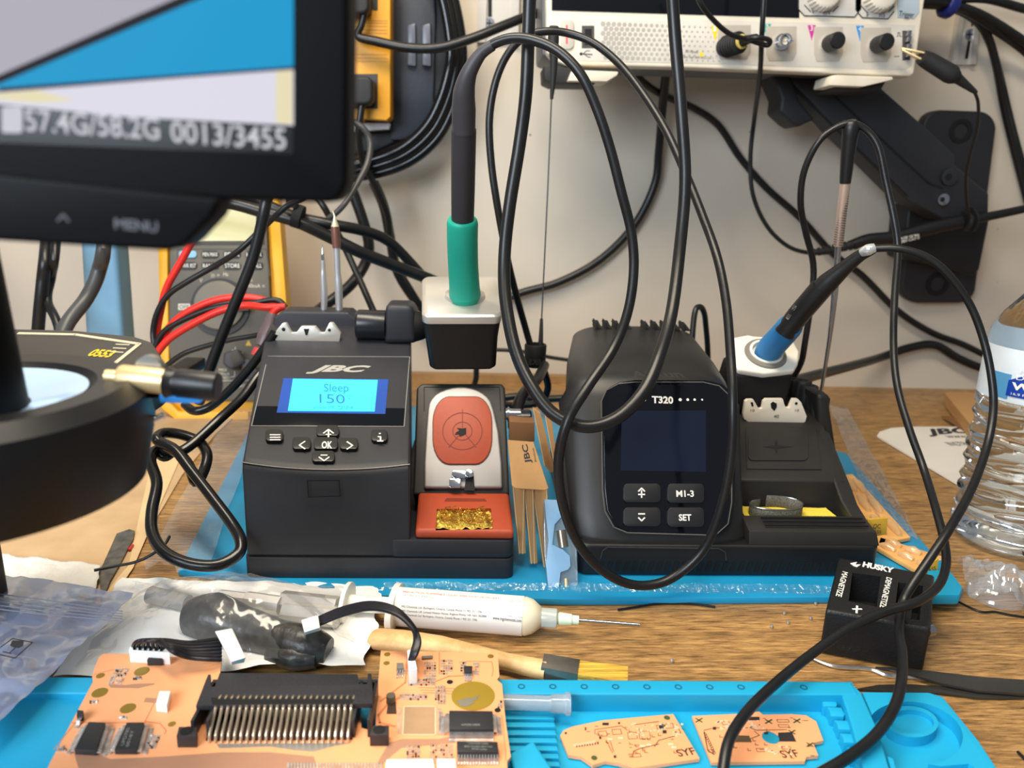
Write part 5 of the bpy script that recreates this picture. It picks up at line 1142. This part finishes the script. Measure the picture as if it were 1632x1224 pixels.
b.line(zb, [(247,1118),(231,1150),(255,1153),(265,1165),(262,1170)], 1.4).line(zb, [(112,1152),(160,1152),(232,1152)], 1.2).line(zb, [(85,1195),(120,1152)], 1.0).line(zb, [(150,1075),(185,1066)], 1.0).line(zb, [(640,1110),(618,1122),(603,1140),(605,1152),(630,1158)], 4).line(zb, [(606,1118),(646,1088),(650,1040)], 3).line(zb, [(690,1088),(715,1078),(745,1077)], 2.4)
b.line(zb, [(668,1096),(735,1098)], 1.2).line(zb, [(670,1100),(730,1102)], 1.2).line(zb, [(674,1104),(726,1106)], 1.2).line(zb, [(732,1056),(745,1054),(784,1055),(786,1068),(784,1078)], 1.2).line(zb, [(700,1040),(700,1075)], 1.6).line(zb, [(800,1140),(806,1200),(806,1212)], 1.2)
b.obj('circuit_trace', PCBT, t)
b = B()
for x, y, r in ((226,1070,11.5),(159,1104,12),(204,1129,12),(160,1077,6.5),(274,1154,6),(617,1043,5),(616,1057,5),(782,1046,5),): b.disc(zb, x, y, r, .01, 0, 28)
b.obj('round_pad', GOLD, t)
q = B().disc(zb, 754, 1109, 34.5, .015, 0, 48).obj('large_round_pad', M('large_gold', (168,138,44), .35, .3, var=.06), t)
B().slab(zb.up(.016), [(727,1118),(745,1112),(752,1113),(766,1107),(760,1112),(763,1113),(752,1119),(757,1120),(745,1126),(735,1126)], .008).obj('pad_smear', M('smear', (146,138,120), .4, .4), q)
B().disc(zb, 717, 1087, 5, .012, 0, 16).disc(zb, 793, 1132, 5, .012, 0, 16).obj('drill_hole', DK, t)
def chip(px, label, h=.25, left=None, right=None, front=None, mat=CHIP, txt=None):
    lo = Z(BZ_+.03); hi = Z(BZ_+h)
    a4 = [hi.on(*p) for p in px]; q = B().loft([[V((p.x,p.y,BZ_+.03)) for p in a4], a4]).obj('chip', mat, t, .03, 2, 30)
    b_ = B()
    def legs(p0, p1, n, dr, ln):
        A, C_ = hi.on(*p0), hi.on(*p1)
        for k in range(n):
            u = (k+.5)/n; p = A.lerp(C_, u); p = V((p.x,p.y,BZ_+h*.5)); w_ = (C_-A)*(.28/n); d = V(dr).normalized()
            b_.loft([[p-w_, p+w_, p+w_+V((0,0,.03)), p-w_+V((0,0,.03))], [p+d*ln*.4-w_, p+d*ln*.4+w_, p+d*ln*.4+w_+V((0,0,.03)), p+d*ln*.4-w_+V((0,0,.03))], [V((p.x,p.y,BZ_+.015))+d*ln*.6+e_ for e_ in (-w_, w_, w_+V((0,0,.03)), -w_+V((0,0,.03)))], [V((p.x,p.y,BZ_+.01))+d*ln+e_ for e_ in (-w_, w_, w_+V((0,0,.03)), -w_+V((0,0,.03)))]])
    if left: legs(px[0], px[3], left, px_dir(px, -1), .32)
    if right: legs(px[1], px[2], right, px_dir(px, 1), .32)
    if front: legs(px[3], px[2], front, (0,-1,0), .34)
    if b_.v: b_.obj('chip_leg_row', TIN, q)
    if txt:
        for (s_, p0, p1, hh) in txt: B().text(hi, s_, p0, p1, hh, .008, .01).obj('chip_marking', M('chip_print', (124,124,118), .6), q)
    return q
def px_dir(px, s_): d = (Z(BZ_).on(*px[1])-Z(BZ_).on(*px[0])); return d*s_
chip([(141,1150),(168,1151),(153,1196),(118,1194)], '', .26, 14, 14)
q = chip([(202,1151),(230,1151),(218,1194),(182,1194)], '', .26, 14, 14, txt=[('UPD780', (197,1188), (207,1160), 4), ('0018Y', (205,1190), (214,1164), 4)])
chip([(716,1132),(785,1133),(787,1162),(716,1162)], '', .3, 12, 12, 26, txt=[('AM29LV800', (735,1157), (765,1157), 3.4)])
chip([(728,1181),(793,1182),(795,1198),(729,1198)], '', .3, 0, 0, 14, txt=[('TA47500 0480', (745,1186), (778,1187), 2.8), ('80C15U001APV-107', (740,1191), (785,1192), 2.8), ('M5M12345', (752,1195), (776,1196), 2.6)])
chip([(739,1061),(753,1061),(752,1071),(740,1071)], '', .22, 0, 0, 4)
chip([(632,1056),(643,1056),(644,1064),(632,1065)], '', .25, 0, 0, 3, M('chip_grey', (112,108,102), .4))
chip([(123,1131),(133,1132),(132,1140),(122,1140)], '', .3, 0, 0, 1)
chip([(237,1046),(260,1045),(258,1052),(234,1052)], '', .3, 0, 0, 0)
chip([(672,1045),(690,1044),(689,1048),(672,1049)], '', .1, mat=M('chip_grey'))
# bare square footprint with white outline
B().slab(zb, [(644,1126),(694,1126),(694,1171),(642,1171)], .008).obj('bare_copper', M('footprint', (168,134,100), .4, var=.08, vs=60), t)
B().line(zb.up(.01), [(644,1126),(694,1126),(694,1171),(642,1171)], 1.6, .01, True).obj('silk_outline', LPAD, t)
b = B()
for k in range(16): b.rect(zb, 634, 1128+k*2.7, 640, 1129.2+k*2.7, .02); b.rect(zb, 697, 1130+k*2.7, 703, 1131.2+k*2.7, .02)
for k in range(22): b.rect(zb, 700+0, 1135+k*1.4, 706, 1135.8+k*1.4, .02)
b.obj('pad_row', TIN, t)
# rows of tiny solder pads and parts
b = B(); b2 = B()
def field(x0, y0, nx, ny, dx, dy, sk=0, w_=3, h_=2.2):
    for i in range(nx):
        for j in range(ny):
            if r_.random() < .08: continue
            x = x0+i*dx-sk*j; y = y0+j*dy
            (b if r_.random() < .8 else b2).rect(zb, x, y, x+w_, y+h_, .05 if r_.random() < .4 else .025)
field(648,1052,1,1,1,1); field(676,1056,5,7,3.9,4.2); field(702,1053,5,6,4,4); field(650,1083,11,3,4.0,3.8); field(693,1094,4,9,4.5,3.3); field(637,1107,11,3,4.0,3.4); field(648,1190,5,6,4.4,3.8); field(685,1188,9,8,4.2,3.6, 0, 2.8, 1.8); field(183,1066,5,8,4.6,3.2,1.6); field(240,1172,4,7,4,3.2,1.2); field(184,1068,1,1,1,1); field(143,1117,4,2,3,2.5); field(190,1142,4,2,3,2.5); field(212,1079,4,2,3.4,2.6); field(90,1190,4,3,4,3); field(734,1056,3,5,3,4); field(754,1058,3,5,3,4); field(640,1068,3,2,5,4); field(793,1118,2,4,4,3); field(788,1142,2,10,3,2.8); field(80,1210,0,0,1,1)
b.obj('solder_pad', TIN, t)['kind'] = 'stuff'; b2.obj('tiny_part', CHIP, t)['kind'] = 'stuff'
B().slab(zb, [(620,1109),(630,1109),(632,1138),(616,1138)], .02).obj('crystal_base', LND, t)
B().lathe(Z(BZ_).on(623,1120), (0,0,1), [(0,.18),(.35,.18)], 14).obj('capacitor', M('cap_grey', (92,84,70), .4), t)
WC = M('white_connector', (232,232,228), .45)
def blk(px, h, mat=WC, name='white_connector', par=None, z0=BZ_):
    a4 = [Z(z0+h).on(*p) for p in px]; return B().loft([[V((p.x,p.y,z0)) for p in a4], a4]).obj(name, mat, par or t, .03, 2, 30)
blk([(254,1101),(272,1101),(266,1124),(248,1122)], .35); blk([(209,1026),(266,1031),(270,1040),(205,1036)], .6)
b = B(); [b.slab(Z(BZ_+.61), [(212+8.6*k,1029+.5*k),(216+8.6*k,1029+.5*k),(216+8.6*k,1036+.4*k),(212+8.6*k,1036+.4*k)], .02) for k in range(6)]; b.obj('socket_slot', DK, t)
q = blk([(649,1036),(658,1034),(665,1066),(652,1068)], .7); blk([(616,1210),(690,1209),(695,1240),(612,1240)], .45); blk([(696,1209),(726,1209),(728,1240),(697,1240)], .45)
b = B()
for k in range(30): b.rect(Z(BZ_), 458+k*5.1, 1218, 461+k*5.1, 1226, .06)
b.obj('pad_row', TIN, t)
# edge connector with its pins
ec = B(); CB = M('connector_black', (38,39,43), .45, bump=.15, bs=900)
TZ = BZ_+.95
tz = Z(TZ)
top = [(328,1083),(332,1074),(336,1075),(337,1094),(342,1094),(350,1072),(570,1074),(573,1090),(585,1090),(586,1073),(592,1073),(594,1100),(594,1121),(312,1124)]
q = B().slab(tz, top, -.22).obj('edge_connector', CB, t, .03)
for px in ([(312,1124),(341,1124),(341,1127),(312,1127)], [(564,1122),(594,1121),(594,1124),(564,1125)]):
    x0, x1 = tz.on(*px[0]).x, tz.on(*px[1]).x; y0 = tz.on(*px[0]).y
    yk = Z(BZ_).on(450,1176).y; B().box(x0, x0+.12, yk, y0+1.6, BZ_, TZ-.2).box(x1-.12, x1, yk, y0+1.6, BZ_, TZ-.2).obj('side_cheek', CB, q, .02)
yb = tz.on(450,1122).y
B().box(tz.on(313,1124).x, tz.on(593,1122).x, yb+1.5, yb+1.7, BZ_, TZ-.2).obj('rear_wall', CB, q)
B().box(tz.on(336,1124).x, tz.on(566,1122).x, Z(BZ_).on(450,1180).y, yb+1.5, BZ_+.005, BZ_+.06).obj('inner_shade', M('connector_shade', (64,42,34), .5), q)  # dark brown slab added for the shade deep inside the connector
for (x0, x1, y0, y1) in ((281,314,1158,1190),(589,620,1156,1186)):
    e_ = blk([(x0+4,y0),(x1,y0),(x1-1,y0+15),(x0,y0+15)], .5, M('ear_brown', (48,42,42), .5), 'screw_ear', q)
    c_ = Z(BZ_+.5).on((x0+x1)/2, y0+7); B().lathe(c_+V((0,0,-.05)), (0,0,1), [(0,.1),(.07,.22),(.075,.1)], 16, cap=True).obj('screw_hole', DK, e_)
PIN = M('pin_metal', (202,180,152), .25, .75)
for k in range(23):
    px_ = 344+k*(560-344)/22
    a0 = tz.on(px_, 1122); x = a0.x; y = a0.y
    yf_ = Z(BZ_).on(px_, 1184).y
    B().tube([V((x,y+.18,TZ-.12)), V((x,y-.02,TZ-.06)), V((x,y-.1,TZ-.2)), V((x,yf_+.12,BZ_+.3)), V((x,yf_,BZ_+.02))], .058, 6, 3).obj('pin', PIN, q)
    B().tube([V((x+.02,y+.5,TZ-.05)), V((x+.02,y+.32,TZ-.02)), V((x+.02,y+.26,TZ-.25)), V((x+.02,y+.2,BZ_+.02))], .058, 6, 3).obj('pin', PIN, q)
B().slab(tz.up(.0), [(336,1112),(564,1110),(562,1121),(338,1123)], .004).obj('pin_recess', DK, q)
B().slab(zb, [(345,1186),(560,1184),(530,1190),(500,1198),(470,1196),(430,1190),(350,1193)], .01).obj('silver_strip', M('strip_tin', (170,165,158), .3, .6), t)
# wire harnesses
HB = M('harness_black', (26,24,30), .38)
h = thing('wire_harness', 'black wire harness with white plug at the left top of the large board', 'wire harness', Z(2.0).on(300,1035))
for k in range(7):
    d = k-3
    B().tube([Z(2.2).on(212+k*8,1030+k*.8), Z(2.7+.1*(k%3)).on(222+k*6,1020+abs(d)*.4), Z(2.6+.05*k).on(262+k*2,1020+k*3.0), Z(2.4).on(300,1024+k*4), Z(2.2).on(335,1020+k*5.2), Z(2.0).on(352,1018+k*5.6)], .085, 8).obj('wire', HB, h)
pc = Z(2.6)
B().loft([[Z(2.9).on(*p) for p in ((342,1006),(370,1001),(392,1048),(369,1055))], [Z(2.1).on(*p) for p in ((346,1011),(370,1006),(390,1056),(368,1060))]]).obj('plug', WC, h, .06, 3, 30)
h = thing('wire_harness', 'black wire harness arching over the syringe into the white board plug', 'wire harness', Z(2.3).on(660,1040))
B().loft([[Z(2.9).on(*p) for p in ((480,988),(507,980),(510,1000),(485,1008))], [Z(2.2).on(*p) for p in ((482,992),(508,984),(511,1005),(486,1012))]]).obj('plug', WC, h, .05, 3, 30)
for k in range(4):
    d = k*3.4
    B().tube([Z(2.6).on(506,986+d), Z(3.1).on(545,970+d), Z(3.6).on(590,961+d*.9), Z(3.7).on(630,970+d*.8), Z(3.3).on(657,996+d*.5), Z(2.9).on(668-d*.6,1020), Z(2.6).on(664-d*.7,1040), Z(2.3).on(657-d*.3,1052)], .1, 8).obj('wire', HB, h)

# ---------------------------------------------------------------- microscope in the left foreground
t = thing('digital_microscope', 'dark digital microscope with large out of focus screen at the upper left', 'microscope', V((-24,19,0)))
MY = Y(16.0); BEZ = M('bezel_black', (5,5,7), .5, var=.02); BEZ.node_tree.nodes['Principled BSDF'].inputs['Specular IOR Level'].default_value = .12
def rc(pts): return pts
B().slab(MY, [(-420,-420),(558,-420),(553,290),(548,306),(536,320),(520,323),(350,319),(-420,262)], -1.2).obj('monitor_body', BEZ, t, .12, 3)
def EM(n, c, e=1.0):
    m_ = M(n, c, .4, em=e*.72, var=0); b_ = m_.node_tree.nodes['Principled BSDF']
    for l_ in list(b_.inputs['Base Color'].links): m_.node_tree.links.remove(l_)
    b_.inputs['Base Color'].default_value = (.005,.005,.006,1); b_.inputs['Specular IOR Level'].default_value = .1; b_.inputs['Roughness'].default_value = .6; return m_
sc = B().slab(MY, [(-400,-400),(470,-400),(468,246),(-400,212)], .02).obj('screen', M('screen_black', (5,6,10), .25, var=0), t)
u = MY.up(.025)
B().slab(u, [(-400,-400),(400,-400),(310,-6),(200,38),(0,124),(-400,290)], .004).obj('screen_picture', EM('scr_grey', (184,180,192), 1.0), sc)
B().slab(u, [(300,5),(400,-30),(468,-60),(468,106),(300,118),(0,140),(-100,180),(0,124),(150,66)], .004).obj('screen_picture', EM('scr_blue', (10,160,214), 1.0), sc)
B().slab(u.up(.004), [(340,-12),(200,48),(0,133),(-100,176),(-100,163),(0,119),(200,32),(330,-24)], .003).obj('screen_picture', EM('scr_brown', (44,24,40), .25), sc)
B().slab(u.up(.004), [(0,140),(300,118),(468,106),(468,111),(300,123),(0,147)], .003).obj('screen_picture', EM('scr_purple', (50,50,100), .35), sc)
B().slab(u, [(-100,158),(0,147),(300,123),(468,111),(468,200),(200,186),(-100,156)], .004).obj('screen_picture', EM('scr_white', (218,216,228), 1.15), sc)
B().slab(u.up(.004), [(440,114),(466,112),(466,198),(440,196)], .003).obj('screen_picture', EM('scr_cream', (228,218,178), 1.15), sc)
B().slab(u.up(.004), [(-60,153),(60,144),(120,160),(60,164)], .003).obj('screen_picture', EM('scr_cream', (228,218,178), 1.15), sc)
b = B().rect(u.up(.006), 3, 170, 36, 212, .003, 0, 5).text(u.up(.006), '57.4G/58.2G', (42,208), (255,222), 34, .003, .015).text(u.up(.006), '0013/3455', (273,226), (456,238), 34, .003, .015)
b.obj('screen_text', EM('scr_text', (205,205,212), 1.1), sc)
MY2 = Y(15.6)
B().slab(MY2, [(-420,242),(0,277),(350,317),(338,345),(300,386),(290,394),(262,400),(0,384),(-420,340)], -1.0).obj('control_bar', BEZ, t, .1, 3)
B().text(MY2.up(.01), 'MENU', (183,364), (252,370), 16, .01, .03).line(MY2.up(.01), [(92,352),(101,342),(110,353)], 3, .01).obj('button_text', M('bar_print', (80,80,86), .5), t)
# lens barrel going down into the ring light
lc = at(-52, 600, 20.5)
bx = lc.x; by = lc.y
B().lathe(V((bx,by,10.5)), (0,0,1), [(2.3,1.0),(2.6,1.15),(3.9,1.25),(4.4,1.2),(4.5,1.35),(9,1.15),(10.5,1.05),(10.6,.9)], 48).obj('lens_barrel', BEZ, t)
B().lathe(V((bx,by,15.1)), (0,0,1), [(0,1.3),(.28,1.3)], 48).obj('red_band', M('red_band', (180,26,44), .35), t)
rc_ = V((bx-.6, by+.6, .55))
B().lathe(rc_+V((0,0,10.2)), (0,0,1), [(1.5,3.9),(1.65,4.5),(3.4,4.9),(4.3,4.75),(4.7,4.3),(4.65,3.4),(4.2,2.9),(3.9,0)], 72).obj('ring_housing', M('ring_black', (14,14,16), .42), t)
B().lathe(rc_+V((0,0,14.2)), (0,0,1), [(0,2.4),(.5,3.15),(.4,2.6),(.1,1.6)], 60, cap=False).obj('mirror_dish', M('dish_reflection', (176,206,236), .12, .3, var=.08, vs=12, em=.25), t)  # blue white tint and weak glow stand in for the dish's reflection
B().lathe(V((bx-13,19,0)), (0,0,1), [(0,3.2),(.8,3.2),(.9,1.0),(24,1.0)], 32).obj('stand_pole', BEZ, t)
B().box(bx-13, bx, 18, 20, 17, 19.4).box(bx-13, bx-4.5, 19, 21.6, 12.6, 14.2).obj('stand_arm', BEZ, t, .15)
B().box(bx-13.5, bx-6.5, 16.9, 19, 20.6, 23.4).obj('screen_bracket', BEZ, t, .15)
# dark cased instrument behind with cream line, brass clamp screw and blue bracket
t = thing('instrument_case', 'dark grey tall instrument case with cream line and yellow figures behind the microscope ring', 'instrument', at(150,640,31))
CT = tilt(180, 600, 29.5, 540, 33.0)
b = B().slab(CT, [(-60,522),(115,526),(215,536),(242,545),(256,566),(256,596),(240,604),(178,640),(-60,640)], -.9); b.obj('top_plate', M('case_top', (56,53,50), .5), t, .1, 3)
xa = CT.on(-60,600).x; xb_ = CT.on(205,600).x; yy = CT.on(180,600).y; zt_ = CT.on(180,600).z
b = B().box(xa, xb_, yy+.3, yy+3.5, zt_-2.2, zt_-.3).box(xa-5, xa-2, yy+.3, yy+3.5, .1, zt_-.4).box(xa-5, xa+1, yy+.3, yy+3.5, zt_-2.2, zt_-.4); b.obj('case_body', M('case_dark', (30,30,32), .5), t, .3, 3)
B().line(CT, [(30,532),(120,534),(222,549),(166,594)], 7, .04).obj('cream_line', M('cream_line', (200,188,160), .5), t)
B().text(CT, '0553', (138,567), (174,570), 10, .02, .04).obj('yellow_figures', M('yellow_print', (210,180,40), .5), t)
b = B()
for k in range(3): b.line(CT, [(185-k*4,549+k*6),(206-k*5,550+k*6)], 3, .02)
b.obj('white_marks', M('cream_line'), t)
t = thing('clamp_screw', 'brass clamp screw with black knob and blue bracket beside the microscope ring', 'clamp', at(230,640,22.5))
a_ = at(168,599,22.5); b_ = at(320,614,22.5); ax3 = (b_-a_).normalized()
B().lathe(a_, ax3, [(0,.12),(.02,.2),(.4,.22),(.42,.36),(.5,.4),(1.8,.4),(1.9,.3)], 28).obj('brass_rod', BRASS, t)
B().lathe(a_+ax3*1.85, ax3, [(0,.5),(.2,.42),(.3,.42),(.35,.45),(1.5,.45),(1.55,.4)], 28).obj('black_knob', LK, t)
B().lathe(at(243,585,23), (0,-1,0), [(0,.42),(.3,.42)], 28).obj('chrome_washer', M('washer', (140,140,136), .3, .7), t)
b = B().slab(Y(22.3), [(252,628),(308,630),(312,605),(326,604),(328,634),(318,644),(254,643)], -.9); b.obj('blue_bracket', M('bracket_blue', (54,138,214), .4), t, .08)
B().tube(path([(228,600,22.6),(230,640,22.4),(240,668,22.4),(262,662,22.6)]), .12, 10).obj('wire_hook', CHROME, t)
B().box(a_.x+.9, a_.x+1.6, 22.5, 26.5, a_.z-.7, a_.z-.3).obj('clamp_arm', BEZ, t, .08)
